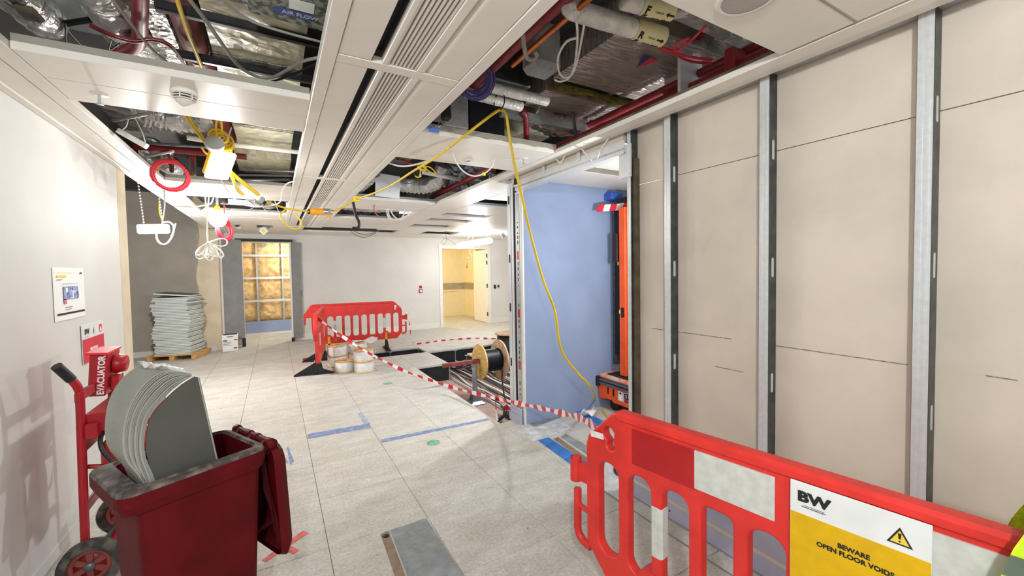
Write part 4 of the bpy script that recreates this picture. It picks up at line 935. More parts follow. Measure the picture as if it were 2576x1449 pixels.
def sw(r, d): MB().cbox(-.028, .028, -.028, .028, d, d+.006, .002).build('rocker', M['dark'], r)
wallplate('switch_plate', (1253, 720), 'white exit switch right of the far doorway', 'switch', .11, .11, 'lampbody', sw, .02)
wallplate('black_switch', (754, 738), 'black switch beside the grey boarded opening', 'switch', .09, .15, 'blackpl', None, .07)
wallplate('blank_plate', (766, 737), 'pale blank plate right of the black switch', 'plate', .10, .10, 'galvlt', None, .006)
# ================================================================== CEILING DEVICES
def lathe_thing(name, lab, cat, x, y, z, parts, group=None):
    r = thing(name, lab, cat, T(x, y, z), group)
    for nm, prof, m in parts: MB().lathe(prof, n=24).build(nm, M[m], r)
    return r
p = PZ(463, 228, ZC)
sd = lathe_thing('smoke_detector', 'white smoke detector under the nearest left ceiling panel', 'detector', p.x, p.y, ZC, [('base', [(.0001, 0), (.055, 0), (.058, -.012), (.056, -.026), (.0001, -.026)], 'panel'), ('slots', [(.047, -.026), (.037, -.052), (.0001, -.052)], 'slot'), ('dome', [(.040, -.050), (.026, -.066), (.012, -.078), (.0001, -.081)], 'panel')])
MB().lathe([(.054, -.033), (.050, -.039), (.044, -.036)], n=24).lathe([(.048, -.044), (.044, -.050), (.038, -.047)], n=24).build('louvre', M['panel'], sd)
rb = MB()
for q in range(6): rb.box(.022, .052, -.0022, .0022, -.052, -.022, Matrix.Rotation(q*PI/3+.3, 4, 'Z'))
o = rb.build('rib', M['panel'], sd); o['kind'] = 'stuff'
def sprinkler(px, lab, cov=True, cat='sprinkler'):
    p = PZ(px[0], px[1], ZC)
    return lathe_thing('sprinkler', lab, cat, p.x, p.y, ZC, [('rosette', [(.0001, -.004), (.036, -.004), (.038, 0), (.036, -.0005)] if not cov else [(.0001, -.002), (.036, -.002), (.037, 0)], 'panel'), ('stem', [(.0075, 0), (.0075, -.045), (.0001, -.045)], 'lampbody'), ('deflector', [(.0001, -.046), (.016, -.046), (.016, -.049), (.0001, -.049)], 'lampbody')])
sprinkler((250, 238), 'white sprinkler with rosette on the nearest left ceiling panel')
sprinkler((1318, 398), 'white sprinkler on the ceiling panel before the blue wall')
p = PZ(1178, 404, ZC); lathe_thing('ceiling_spot', 'small round white fitting on the ceiling panel right of the beam', 'light', p.x, p.y, ZC, [('ring', [(.022, -.004), (.036, -.006), (.040, 0)], 'panel'), ('lens', [(.0001, -.002), (.022, -.002)], 'lampbody')])
lathe_thing('ceiling_speaker', 'round grey ceiling speaker in the near right ceiling panel', 'speaker', 1.455, .852, ZC, [('ring', [(.082, -.004), (.097, -.007), (.102, 0)], 'panel'), ('grille', [(.0001, -.003), (.082, -.003)], 'speaker')])
for px in ((728, 203), (733, 207)): pass

# ================================================================== SERVICES in the ceiling void
def box_thing(name, lab, cat, x0, x1, y0, y1, z0, z1, m, group=None, c=.01):
    return tag(MB().cbox(x0, x1, y0, y1, z0, z1, c).build(name, M[m]), lab, cat, group)
def pipe(name, pts, r, m, lab, cat='pipe', group=None, k=1, n=12):
    P = [Vector(p) for p in pts]
    return tag(MB().tube(smooth_path(P, k) if k > 1 else P, r, n).build(name, M[m]), lab, cat, group)
def flex(name, pts, r, lab, m='foil', ribs=True):
    P = smooth_path(pts, 10); rr = [r*(1+.06*((i % 2) * 2-1)+random.uniform(-.05, .05)) for i in range(len(P))]
    return tag(MB().tube(P, rr, 14).build(name, M[m]), lab, 'duct')
def foil_duct(name, lab, x0, x1, y0, y1, z0, z1, m, taped=True, X=I4):
    rnd = random.Random(int(x0*100)+int(y0*10))
    r = thing(name, lab, 'duct', X @ T((x0+x1)/2, (y0+y1)/2, z0)); hx, hy = (x1-x0)/2, (y1-y0)/2
    def side(o, u, v):
        nu, nv = max(4, int(Vector(u).length/.05)), max(4, int(Vector(v).length/.07)); o, u, v = Vector(o), Vector(u), Vector(v); nn = u.cross(v).normalized()
        return lambda a, b: tuple(o+u*a+v*b+nn*(rnd.uniform(-.007, .007) if 0 < a < 1 and 0 < b < 1 else 0)), nu, nv
    mb = MB(); h = z1-z0
    for o, u, v in (((-hx,-hy,0),(0,2*hy,0),(2*hx,0,0)), ((-hx,-hy,h),(2*hx,0,0),(0,2*hy,0)), ((-hx,-hy,0),(0,0,h),(0,2*hy,0)), ((hx,-hy,0),(0,2*hy,0),(0,0,h)), ((-hx,-hy,0),(2*hx,0,0),(0,0,h)), ((-hx,hy,0),(0,0,h),(2*hx,0,0))):
        fn, nu, nv = side(o, u, v); mb.sheet(fn, nu, nv, sm=False)
    mb.build('foil_wrap', M[m], r)
    if taped:
        y = -hy+.4
        while y < hy: MB().box(-hx-.002, hx+.002, y-.03, y+.03, -.009, -.006).build('foil_tape', M['foil'], r); y += .62
    return r
# left bay
foil_duct('foil_duct', 'long foil wrapped duct beside the service beam, left ceiling bay', -.255, .185, 1.2, 4.85, 2.86, 3.2, 'foilw')
for y, lab in ((2.40, 'dark channel across the foil duct nearest the air flow unit'), (2.87, 'dark channel across the foil duct above the near panel')):
    tag(MB().box(-.42, .34, y-.02, y+.02, 2.815, 2.85).box(-.42, .34, y-.012, y+.012, 2.808, 2.815).build('steel_channel', M['dark']), lab, 'channel', 'channels under the foil duct')
ah = thing('air_unit', 'mottled grey air unit with a blue AIR FLOW arrow, left ceiling bay', 'air unit', T(.13, 1.5, 2.76))
spot = mat('mottled grey lining', '4b5049', .8, col2='8c9286', scale=34, lo=.42, hi=.6)
MB().cbox(-.19, .19, -.7, .64, 0, .09, .006).build('casing', spot, ah)
a, b = PZ(705, 26, 2.758), PZ(788, 47, 2.758); AF = frame((a+b)/2, b-a, Vector((0, 1, 0)).cross(Vector((0,0,1)))); xd = (b-a).normalized(); AF = frame((a+b)/2, xd, Vector((0,0,-1)).cross(xd))
AFL = ah.matrix_world.inverted() @ AF; Lh = (b-a).length/2
MB().prism([(-Lh-.035, 0), (-Lh+.01, -.04), (-Lh+.01, -.026), (Lh, -.026), (Lh, .026), (-Lh+.01, .026), (-Lh+.01, .04)], 0, .001, AFL).build('arrow_sticker', mat('blue sticker', '23407f', .5, var=.03), ah)
text('lettering', 'AIR FLOW', .034, AFL @ Matrix.Translation((.012, 0, .0015)), mat('faded white print', 'b9bccb', .6, var=0), ah, .0006, .9)
MB().box(-Lh*.5, Lh, .035, .11, 0, .001, AFL).build('data_label', M['signwhite'], ah)
pipe('sprinkler_main', [(-.35, .8, 2.93), (-.35, 3.05, 2.93)], .062, 'rust', 'large dull red pipe running beside the foil duct, left bay'); pipe('sprinkler_main', [(-.345, 3.05, 2.93), (-.345, 5.6, 2.93)], .068, 'maroon', 'large dark red pipe continuing behind the main lamp')
tag(MB().lathe([(.066, -.01), (.070, -.008), (.070, .008), (.066, .01)], frame((-.35, 2.98, 2.93), (1,0,0), (0,0,1)), 20).build('pipe_ring', M['galvlt']), 'pale ring round the large dull red pipe', 'pipe clamp')
cable('yellow_flex', [PZ(443, -10, 2.80), PZ(470, 75, 2.80), PZ(492, 130, 2.80), PZ(515, 188, 2.80)], .010, M['yellow'], 'yellow cable running along the large red pipe, left bay')
cable('grey_flex', [PZ(x, y, 2.72) for x, y in ((470, -10), (520, 55), (560, 112), (600, 165), (640, 190), (680, 196), (720, 178), (760, 155), (812, 143))], .0085, M['greycable'], 'grey cable drooping in a long loop under the foil duct')
cable('grey_flex', [PZ(x, y, 2.74) for x, y in ((560, 5), (610, 40), (650, 60), (720, 82), (810, 106))], .006, M['greycable'], 'thin grey cable crossing above the loop by the air unit')
cable('grey_flex', [PZ(x, y, 2.72) for x, y in ((640, 202), (680, 205), (730, 190), (800, 158))], .006, M['blackcable'], 'thin dark cable under the grey loop by the beam')
cable('pale_flex', [PZ(x, y, 2.74) for x, y in ((278, -8), (330, 60), (380, 122), (440, 172))], .007, M['greycable'], 'pale cable slanting across the dark maroon elbow pipe')
pipe('elbow_pipe', [PZ(352, -20, 2.84), PZ(352, 60, 2.84), PZ(350, 98, 2.84), PZ(335, 122, 2.84), PZ(280, 142, 2.84), PZ(240, 150, 2.84)], .032, 'maroon', 'dark maroon elbow pipe in the nearest left opening', k=5)
for q in range(2): cable('red_wire', [PZ(x, y+q*6, 2.78) for x, y in ((225, 60), (280, 85), (335, 100), (385, 96), (425, 110), (455, 145), (470, 178))], .005, M['maroon'], ['upper','lower'][q]+' thin dark red wire passing over the elbow pipe')
box_thing('fan_coil_unit', 'grey sheet metal fan coil box deep in the nearest left opening', 'fan coil', -1.05, -.48, 2.2, 3.35, 3.05, 3.3, 'galv')
box_thing('steel_beam', 'dark steel member crossing the nearest left opening', 'beam', -1.3, -.30, 2.24, 2.36, 2.93, 3.03, 'dark')
flex('flexible_duct', [(-1.02, 1.9, 2.93), (-.99, 2.5, 2.90), (-.97, 2.85, 2.92), (-1.0, 3.15, 2.98)], .085, 'bright crinkled flexible duct at the far left corner', 'foilb'); box_thing('brown_card', 'brown card wrapped round the far left flexible duct', 'card', -.95, -.88, 2.66, 2.76, 2.80, 2.83, 'timberdk')
flex('flexible_duct', [(-.66, 2.1, 3.0), (-.66, 2.7, 2.96), (-.62, 3.2, 2.95)], .11, 'silver flexible duct left of the dark maroon elbow pipe', 'foilb')
foil_duct('foil_duct', 'narrow foil lagged duct between the elbow pipe and the large red pipe', -.53, -.43, 1.4, 3.3, 2.93, 3.05, 'foil', False)
pipe('steel_rod', [PZ(88, 72, 2.95), PZ(230, 50, 2.95)], .016, 'dark', 'dark steel rod slanting across the nearest left opening')
for q, pp in enumerate((((165, 60), (166, 100), (172, 125)), ((165, 70), (200, 110), (225, 135)), ((280, 100), (275, 125), (300, 110)))): cable('thin_wire', [PZ(x, y, 2.76) for x, y in pp], .0035, M['blackcable'], ['thin black wire hanging beside the silver flexible duct', 'thin black wire slanting behind the dark steel rod', 'short black wire hooked near the elbow pipe'][q])
# second left opening
flex('flexible_duct', [(-1.0, 4.32, 2.98), (-.85, 4.40, 2.96), (-.68, 4.42, 2.95), (-.5, 4.36, 2.98), (-.42, 4.2, 3.02)], .125, 'wide crinkled foil flexible duct left of the main lamp', 'foilb')
pipe('red_pipe', [PZ(335, 368, 2.74), PZ(430, 377, 2.74), PZ(620, 395, 2.74)], .027, 'maroon', 'dark red pipe running across the opening behind the main lamp')
pipe('red_drop', [PZ(430, 380, 2.72), PZ(432, 430, 2.72)], .02, 'maroon', 'short red pipe drop above the red cable coil'); pipe('red_drop', [PZ(484, 390, 2.8), PZ(487, 455, 2.8)], .03, 'maroon', 'dark maroon pipe drop right of the red cable coil')
pipe('white_conduit', [PZ(470, 346, 2.76), PZ(590, 365, 2.76), PZ(760, 384, 2.76)], .02, 'whitecable', 'white conduit crossing above the main lamp to the beam', 'conduit')
for q, (pa_, pb_, r, m, lab) in enumerate((((615, 427), (745, 432), .026, 'galv', 'grey conduit nearest the beam in the second left opening'), ((600, 440), (735, 443), .012, 'galvlt', 'thin bright conduit in the second left opening'), ((600, 452), (730, 452), .018, 'galv', 'farther grey conduit in the second left opening'), ((345, 358), (540, 372), .012, 'galv', 'thin grey bar above the dark red pipe'))): pipe('grey_conduit', [PZ(*pa_, 2.8), PZ(*pb_, 2.8)], r, m, lab, 'conduit')
pipe('plastic_strip', [PZ(285, 303, 2.7), PZ(372, 286, 2.7)], .012, 'greycable', 'grey plastic strip slanting near the sprinkler', 'strip'); pipe('plastic_strip', [PZ(365, 395, 2.7), PZ(436, 381, 2.7)], .011, 'whitecable', 'white plastic strip slanting below the dark red pipe', 'strip')
flex('flexible_duct', [PZ(375, 370, 2.9), PZ(405, 400, 2.9), PZ(440, 425, 2.92), PZ(480, 470, 2.95)], .10, 'crumpled foil duct behind the red cable coil', 'foilb')
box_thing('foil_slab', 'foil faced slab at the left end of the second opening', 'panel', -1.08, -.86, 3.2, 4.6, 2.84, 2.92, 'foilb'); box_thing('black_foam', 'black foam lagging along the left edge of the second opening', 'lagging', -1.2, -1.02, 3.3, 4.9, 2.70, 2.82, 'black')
foil_duct('foil_duct', 'foil clad duct crossing beyond the main lamp', -.30, .19, 4.86, 5.6, 2.80, 3.1, 'foilw', False)
jb2 = thing('junction_box', 'white box dangling on two white cables near the left wall', 'junction box', frame(PY(334, 349, 3.75), (.85, .0, -.52), (0, 1, .1)))
MB().cbox(-.085, .085, -.03, .03, -.018, .018, .004).build('case', M['whitecable'], jb2)
for sx, top in ((-.075, (322, 300)), (.08, (340, 298))):
    t = jb2.matrix_world.inverted() @ PY(*top, 3.8); MB().tube(smooth_path([(sx, 0, 0), tuple(Vector((sx, 0, 0)).lerp(t, .5)+Vector((.012, 0, 0))), tuple(t)], 5), .004, 6).build('white_cable', M['whitecable'], jb2)
# coils
def coil(name, c, R, turns, r, nrm, m, lab, cat='cable coil', sq=1., jit=.02, seed=1, parent=None):
    rnd = random.Random(seed); F_ = frame(c, Vector(nrm).orthogonal(), Vector(nrm).cross(Vector(nrm).orthogonal())); pts = []
    n = 18; 
    for i in range(turns*n+1):
        if i % n == 0: jr, jz, ja = rnd.uniform(-jit, jit), rnd.uniform(-jit, jit), rnd.uniform(-jit, jit)
        a = 2*PI*i/n; rr = R+jr+ja*math.sin(a); pts.append(F_ @ Vector((rr*math.cos(a), rr*sq*math.sin(a), jz)))
    o = MB().tube(pts, r, 6).build(name, m, parent)
    if not parent: tag(o, lab, cat)
    return o
view = lambda p: (Vector((0,0,CAM_H))-p).normalized()
rc = PY(430, 442, 4.25); coil('red_cable_coil', rc, .112, 9, .0065, view(rc)+Vector((.12, 0, .1)), M['redcable'], 'large coil of red cable hanging under the second left opening', jit=.010)
rc2 = PY(566, 578, 6.6); coil('red_cable_coil', rc2, .125, 10, .008, view(rc2)+Vector((1.1, .3, .3)), M['redcable'], 'smaller coil of red cable hanging beside the glowing bulb', jit=.022, seed=4)
tag(MB().tube([rc2+Vector((0,0,.13)), rc2+Vector((.0, 0, .36))], .006, 6).build('red_tail', M['redcable']), 'red cable tail above the smaller red coil', 'cable')
cable('grey_flex', [PY(413, 480, 4.3), PY(413, 530, 5.2), PY(405, 577, 6.9)], .006, M['greycable'], 'grey cord running down from the large red coil to the left lamp')
# white hank
hk = thing('white_cable_hank', 'white cable tied in a hank of loops below the third left opening', 'cable coil', Matrix.Translation(PY(523, 610, 6.0)))
for q, top in enumerate(((515, 478), (526, 490))):
    t = hk.matrix_world.inverted() @ PY(*top, 6.0); MB().tube(smooth_path([(0, 0, 0), (.0, 0, .25), tuple(t)], 5), .008, 6).build('rising_cable', M['whitecable'], hk)
rnd = random.Random(5)
for q in range(9):
    a = -2.25+q*.19; L_ = .185+.035*math.sin(q*2.1); wdt = .028+.010*(q % 3)
    if q == 8: a, L_ = .0+.03, .19
    ca, sa = math.cos(a), math.sin(a); pts = [(0, 0, 0)]
    for i in range(1, 12): u = i/12; s = math.sin(PI*u); pts.append((ca*L_*s*1.0 - sa*wdt*math.sin(2*PI*u), .05*math.sin(q+u*3), sa*L_*s+ca*wdt*math.sin(2*PI*u)))
    pts.append((0, 0, 0)); MB().tube(smooth_path(pts, 3), .0075, 6).build('loop', M['whitecable'], hk)
MB().tube([(0, 0, 0), (.06, 0, -.11), (.13, 0, -.20)], .0075, 6).build('loose_end', M['whitecable'], hk)
cable('white_cable', [PY(492, 520, 6.2), PY(510, 517, 6.2), PY(530, 512, 6.2), PY(537, 498, 6.2)], .008, M['whitecable'], 'white cable sagging at the left of the third left opening')
# third left opening
flex('flexible_duct', [(-.45, 6.4, 2.80), (-.25, 6.9, 2.78), (-.05, 7.4, 2.76), (.1, 8, 2.8)], .12, 'foil duct in the third left opening', 'foilb'); box_thing('black_unit', 'black box at the left of the third left opening', 'unit', -.86, -.55, 6.4, 7.3, 2.66, 2.8, 'black')
for q, pp in enumerate((((650, 505), (665, 525), (680, 540)), ((690, 500), (700, 530), (712, 542)), ((560, 508), (570, 525), (590, 540)), ((625, 505), (640, 520), (610, 534)))): cable('thin_cable', [PZ(x, y, 2.6) for x, y in pp], .005, M['whitecable' if q < 2 else 'greycable'], ['thin white cable in the third left opening below the junction box', 'thin white cable in the third left opening near the beam', 'thin grey cable beside the bulb hanger', 'thin grey cable across the foil duct of the third left opening'][q])
tag(MB().box(-.6, .15, 9.4, 9.9, 2.7, 2.8).build('foil_slab', M['foilb']), 'foil slab above the small opening before the grey boarded opening', 'insulation')
hs = PY(663, 581, 9.8); s_ = thing('hanging_sign', 'small white diamond tag hung below the ceiling before the far opening', 'tag', frame(hs, (1,0,0), (0,0,1)))
MB().box(-.06, .06, -.06, .06, 0, .003, Matrix.Rotation(PI/4, 4, 'Z')).build('card', M['paper'], s_); MB().box(-.03, .03, -.03, .03, .003, .004, Matrix.Rotation(PI/4, 4, 'Z')).build('yellow_print', M['yelink'], s_); MB().tube([(0, .08, 0), (0, .17, 0)], .002, 5).build('string', M['greycable'], s_)

# ================================================================== WORK LAMPS
def lamp_light(name, parent, power, r, col, loc=(0,0,0)):
    l = bpy.data.lights.new(name, 'POINT'); l.energy = power; l.shadow_soft_size = r; l.color = col
    o = bpy.data.objects.new(name, l); C.objects.link(o); o.parent = parent; o.location = loc; return o
WARM, COOL = (1, .99, .97), (.94, .98, 1)
def box_lamp(lab, X, w_, h_, power, yel=True, col=WARM, off=(0, -.10, -.06)):
    r = thing('work_lamp', lab, 'lamp', X)
    MB().cbox(-w_/2+.012, w_/2-.012, .0, .05, -h_/2+.012, h_/2-.005, .012).build('housing', M['yellowpl'] if yel else M['lampbody'], r)
    MB().cbox(-w_/2, w_/2, -.035, .0, -h_/2, h_/2-.012, .014).build('lit_lens', M['lampon'], r)
    lamp_light('lamp_glow', r, power, .06, col, off); return r
ml = PY(552, 412, 3.95)
wx_ = (PY(583, 415, 4.00)-PY(531, 408, 3.90)).normalized(); uz_ = PY(566, 381, 3.90)-PY(536, 443, 4.00); uz_ = (uz_-wx_*uz_.dot(wx_)).normalized()
LMX = Matrix((wx_, -wx_.cross(uz_), uz_)).transposed().to_4x4(); LMX.translation = ml
mainl = box_lamp('brightest work lamp hanging among yellow cables, second left opening', LMX, .185, .25, LAMP_W['main'])
MB().tube([(-.0, .03, .12), (.02, .03, .24), (.02, .03, .30)], .006, 6).build('hook', M['chrome'], mainl)
fl = PY(540, 363, 3.85); f_ = thing('round_cable_box', 'round grey plastic box beside the main lamp', 'junction box', frame(fl, (1, .1, 0), (0, .3, 1)))
MB().lathe([(.0001, -.03), (.055, -.03), (.062, -.02), (.062, .02), (.055, .03), (.0001, .03)], n=22).build('case', M['lampbody'], f_)
coil('yellow_coil', PY(556, 352, 3.9), .055, 5, .008, (.3, -1, .3), M['yellow'], 'tangle of yellow cable above the brightest lamp', jit=.03, seed=3)
coil('yellow_coil', PY(575, 368, 3.95), .05, 6, .007, (.9, -.5, .2), M['yellow'], 'tight twist of yellow cable right of the brightest lamp', jit=.02, seed=8, sq=.5)
for q, pp in enumerate((((463, 288), (485, 320), (508, 350), (522, 372)), ((470, 286), (492, 320), (515, 352), (530, 385)), ((545, 300), (543, 330), (552, 345)), ((556, 302), (558, 330), (553, 345)), ((508, 372), (518, 385), (535, 392)))): cable('yellow_flex', [PY(x, y, 3.9) for x, y in pp], .0075, M['yellow'], ['left yellow cable coming down to the brightest lamp', 'second yellow cable coming down to the brightest lamp', 'left yellow loop hanging above the brightest lamp', 'right yellow loop hanging above the brightest lamp', 'short yellow cable under the round grey box'][q])
cable('yellow_flex', [PY(572, 425, 4.0), PY(600, 450, 4.25), PY(650, 490, 4.55)], .017, M['yellow'], 'thick yellow cable from the brightest lamp down to the junction box')
cable('yellow_flex', [PY(575, 425, 4.0), PY(588, 455, 4.2), PY(597, 478, 4.4), PY(612, 489, 4.5)], .013, M['yellow'], 'yellow cable bending into the left side of the junction box')
jc = PY(637, 490, 4.6); j_ = thing('junction_box', 'white connector box on the yellow festoon cable', 'junction box', frame(jc, (.88, .1, -.42), (0, 1, 0)))
MB().cbox(-.13, .06, -.058, .058, -.035, .04, .006).build('case', M['whitecable'], j_); MB().cbox(.03, .10, -.052, .052, -.055, .012, .006).build('grey_socket', M['screw'], j_); MB().tube([(.10, 0, -.02), (.125, 0, -.025)], .018, 10).build('gland', M['black'], j_)
pj = PY(808, 533, 5.0); px_ax = (PY(832, 534, 5.0)-PY(785, 533, 5.0))
cable('yellow_flex', [PY(654, 503, 4.62), PY(690, 515, 4.75), PY(730, 526, 4.85), PY(784, 533, 5.0)], .010, M['yellow'], 'yellow cable from the junction box to the orange plug')
cable('yellow_flex', [PY(722, 524, 4.83), PY(706, 540, 4.83), PY(714, 560, 4.83), PY(735, 575, 4.83), PY(753, 574, 4.83), PY(757, 558, 4.83), PY(742, 535, 4.86)], .0085, M['yellow'], 'yellow cable loop drooping left of the orange plug')
cn = thing('cable_connector', 'orange and clear plug joining the yellow cables under the beam', 'connector', frame(pj, px_ax, (0, 1, 0)))
QX = Matrix.Rotation(PI/2, 4, 'Y')
MB().lathe([(.012, -.13), (.020, -.12), (.034, -.105), (.036, -.06), (.034, -.055), (.036, -.05), (.034, -.045), (.036, -.03), (.036, .02)], QX, 20).build('orange_body', M['yellowpl'], cn)
MB().lathe([(.036, .02), (.038, .022), (.038, .10), (.030, .115), (.0001, .115)], QX, 20).build('clear_sleeve', M['chrome'], cn); MB().cbox(.04, .10, -.012, .012, -.058, -.030, .004).build('latch', M['yellowpl'], cn); MB().lathe([(.02, -.135), (.028, -.13), (.028, -.10), (.02, -.1)], QX, 14).build('collar', M['black'], cn)
HK = PY(1258, 276, 2.42)
cable('yellow_flex', [PY(834, 533, 5.02), PY(860, 522, 4.95), PY(895, 502, 4.85), PY(940, 486, 4.5), PY(985, 465, 4.1), PY(1040, 430, 3.5), PY(1090, 400, 3.12), PY(1130, 372, 2.85), PY(1170, 340, 2.64), PY(1235, 290, 2.42), HK], .0095, M['yellow'], 'yellow cable rising from the orange plug to the hook in the right opening')
cable('yellow_flex', [HK, PY(1272, 285, 2.40), PY(1281, 340, 2.40), PY(1293, 410, 2.42), PY(1312, 490, 2.45), PY(1335, 590, 2.5), PY(1368, 710, 2.55), PY(1395, 780, 2.6), PY(1412, 880, 2.65), PY(1450, 935, 2.7), PY(1487, 975, 2.8), PZ(1500, 1010, .04), PZ(1530, 1050, .012), PZ(1570, 1062, .012)], .0095, M['yellow'], 'yellow cable dropping past the blue wall to the floor')
coil('black_tie', HK+Vector((-.005, 0, .05)), .055, 1, .004, (1, .2, 0), M['blackcable'], 'black tie looping the yellow cable to the lagged pipe', jit=0)
coil('yellow_coil', PY(1062, 420, 3.55), .03, 3, .006, (.2, -1, .2), M['yellow'], 'knotted yellow cable under the second right opening', jit=.012, seed=11); cable('yellow_flex', [PY(1050, 418, 3.55), PY(1080, 420, 3.55), PY(1096, 436, 3.55), PY(1085, 434, 3.55), PY(1058, 416, 3.55)], .006, M['yellow'], 'small yellow loop beside the knot under the second right opening'); cable('yellow_flex', [PY(1058, 418, 3.55), PY(1056, 442, 3.55), PY(1050, 446, 3.55), PY(1044, 442, 3.55)], .006, M['yellow'], 'hooked yellow tail below the knot')
coil('black_coil', PY(1048, 432, 3.6), .035, 4, .009, (.4, -1, .5), M['blackcable'], 'black bundle hanging on the yellow cable knot', jit=.012, seed=6)
tag(MB().cbox(-.03, .03, -.015, .015, -.03, .03, .006, Matrix.Translation(PY(897, 500, 4.85))).build('yellow_tie', M['yelink']), 'bright yellow tie on the cable right of the plug', 'tie')
tape_pts = [PY(888, 508, 4.9), PY(895, 540, 4.9), PY(903, 560, 4.9), PY(900, 574, 4.9), PY(886, 573, 4.9)]
tag(MB().tube(smooth_path(tape_pts, 5), .016, 6).build('black_strap', M['black']), 'black strap hanging from the yellow cable right of the plug', 'strap')
cable('white_cable', [PY(x, y, 4.7) for x, y in ((548, 436), (560, 460), (576, 484), (602, 510), (640, 520), (680, 517), (704, 508), (709, 480), (722, 462), (744, 455))], .007, M['whitecable'], 'white cable sagging from behind the brightest lamp to the beam')
# lamp in the recess, hanging on chains
ll = PY(387, 575, 7.0)
la = box_lamp('elongated work lamp on two chains before the taupe wall', Matrix.Translation(ll) @ Matrix.Rotation(-.05, 4, 'Y'), .33, .13, LAMP_W['left'], True, WARM, (0, -.03, -.15))
for sx in (-.10, .09):
    ch = MB()
    for i in range(26): ch.lathe([(.006, 0), (.011, .008), (.011, .022), (.006, .03)], Matrix.Translation((sx-.02*i/26, .02, .07+.0385*i)) @ Matrix.Rotation(i % 2*PI/2, 4, 'Z'), 6)
    o = ch.build('chain', M['galvlt'], la); o['kind'] = 'stuff'
cable('yellow_flex', [ll+Vector((.10, .02, .08)), ll+Vector((.06, .02, .22)), ll+Vector((.07, .02, .5)), ll+Vector((.07, .02, .95))], .008, M['yellow'], 'yellow cable beside the right chain of the recess lamp')
cable('white_cable', [PY(394, 580, 6.9), PY(395, 600, 6.9), PY(405, 613, 6.9), PY(420, 612, 6.9), PY(434, 592, 6.9), PY(437, 570, 6.9), PY(425, 558, 6.9), PY(410, 560, 6.9)], .010, M['whitecable'], 'white cable loop hanging under the recess lamp'); cable('white_cable', [PY(430, 600, 6.92), PY(437, 580, 6.92), PY(442, 562, 6.92)], .009, M['whitecable'], 'white cable end standing up right of the recess lamp')
# bulb lamp
bl = PY(548, 551, 6.5); lb_ = thing('bulb_lamp', 'round glowing bulb lamp beside the smaller red coil', 'lamp', Matrix.Translation(bl))
MB().lathe([(.0001, -.105), (.05, -.095), (.09, -.05), (.105, 0), (.09, .05), (.05, .09), (.03, .11)], n=22).build('lit_globe', M['lampon'], lb_)
MB().lathe([(.03, .10), (.035, .12), (.03, .16), (.012, .18)], n=14).build('yellow_cap', M['yellowpl'], lb_); MB().tube([(0, 0, .17), (.0, 0, .42)], .016, 8).build('cable_drop', M['card'], lb_)
lamp_light('bulb_glow', lb_, LAMP_W['bulb'], .1, WARM, (.0, -.14, -.02))
# tube lamp at the far right
tl_ = PY(1195, 612, 9.6); tb = thing('tube_lamp', 'bright tube lamp hanging before the far doorway', 'lamp', frame(tl_, PY(1245, 604, 9.6)-PY(1140, 622, 9.6), (0, 0, 1)))
MB().lathe([(.0001, -.52), (.055, -.50), (.07, -.45), (.07, .42), (.055, .49), (.0001, .51)], QX, 18).build('lit_tube', M['lampon2'], tb); MB().cbox(-.45, .45, .05, .09, -.04, .04, .01).build('housing', M['lampbody'], tb)
for x in (-.15, .36): MB().tube([(x, .09, 0), (x, .26, 0)], .004, 6).build('hanger', M['chrome'], tb)
lamp_light('tube_glow', tb, LAMP_W['tube'], .15, COOL, (0, -.1, .16))
gb = PY(1183, 612, 9.5); g_ = thing('pull_switch', 'grey pull switch with a cord and wooden acorn before the far doorway', 'switch', frame(gb, (1, 0, -.15), (0, 0, 1)))
MB().cbox(-.05, .05, -.045, .045, -.03, .03, .006).build('case', M['lampbody'], g_); MB().tube(smooth_path([(-.05, .03, 0), (-.08, .08, 0), (-.04, .18, 0), (.0, .24, 0), (.05, .14, 0), (.075, .05, 0)], 4), .005, 6).build('hanging_loop', M['greycable'], g_)
MB().tube(smooth_path([(.0, -.05, 0), (.01, -.2, 0), (0, -.27, 0), (.04, -.27, .0), (.085, -.33, 0), (.07, -.43, 0), (.03, -.45, 0), (.0, -.36, 0), (-.01, -.45, 0), (-.005, -.50, 0)], 4), .005, 6).build('pull_cord', M['greycable'], g_); MB().lathe([(.012, 0), (.016, -.04), (.03, -.10), (.025, -.12), (.0001, -.12)], frame((-.005, -.50, 0), (1,0,0), (0,0,-1)), 12).build('acorn', M['wood2'], g_)
cable('grey_flex', [PY(1121, 588, 9.5), PY(1123, 604, 9.5), PY(1117, 615, 9.5), PY(1111, 608, 9.5), PY(1117, 601, 9.5), PY(1128, 603, 9.5), PY(1150, 615, 9.5), PY(1170, 622, 9.5)], .005, M['greycable'], 'thin grey cord looping left of the tube lamp')
tag(MB().tube([PY(1263, 588, 8.6), PY(1268, 597, 8.6)], .045, 14).build('grey_fitting', M['lampbody']), 'grey cylindrical fitting hanging by the jamb at the far right', 'fitting')
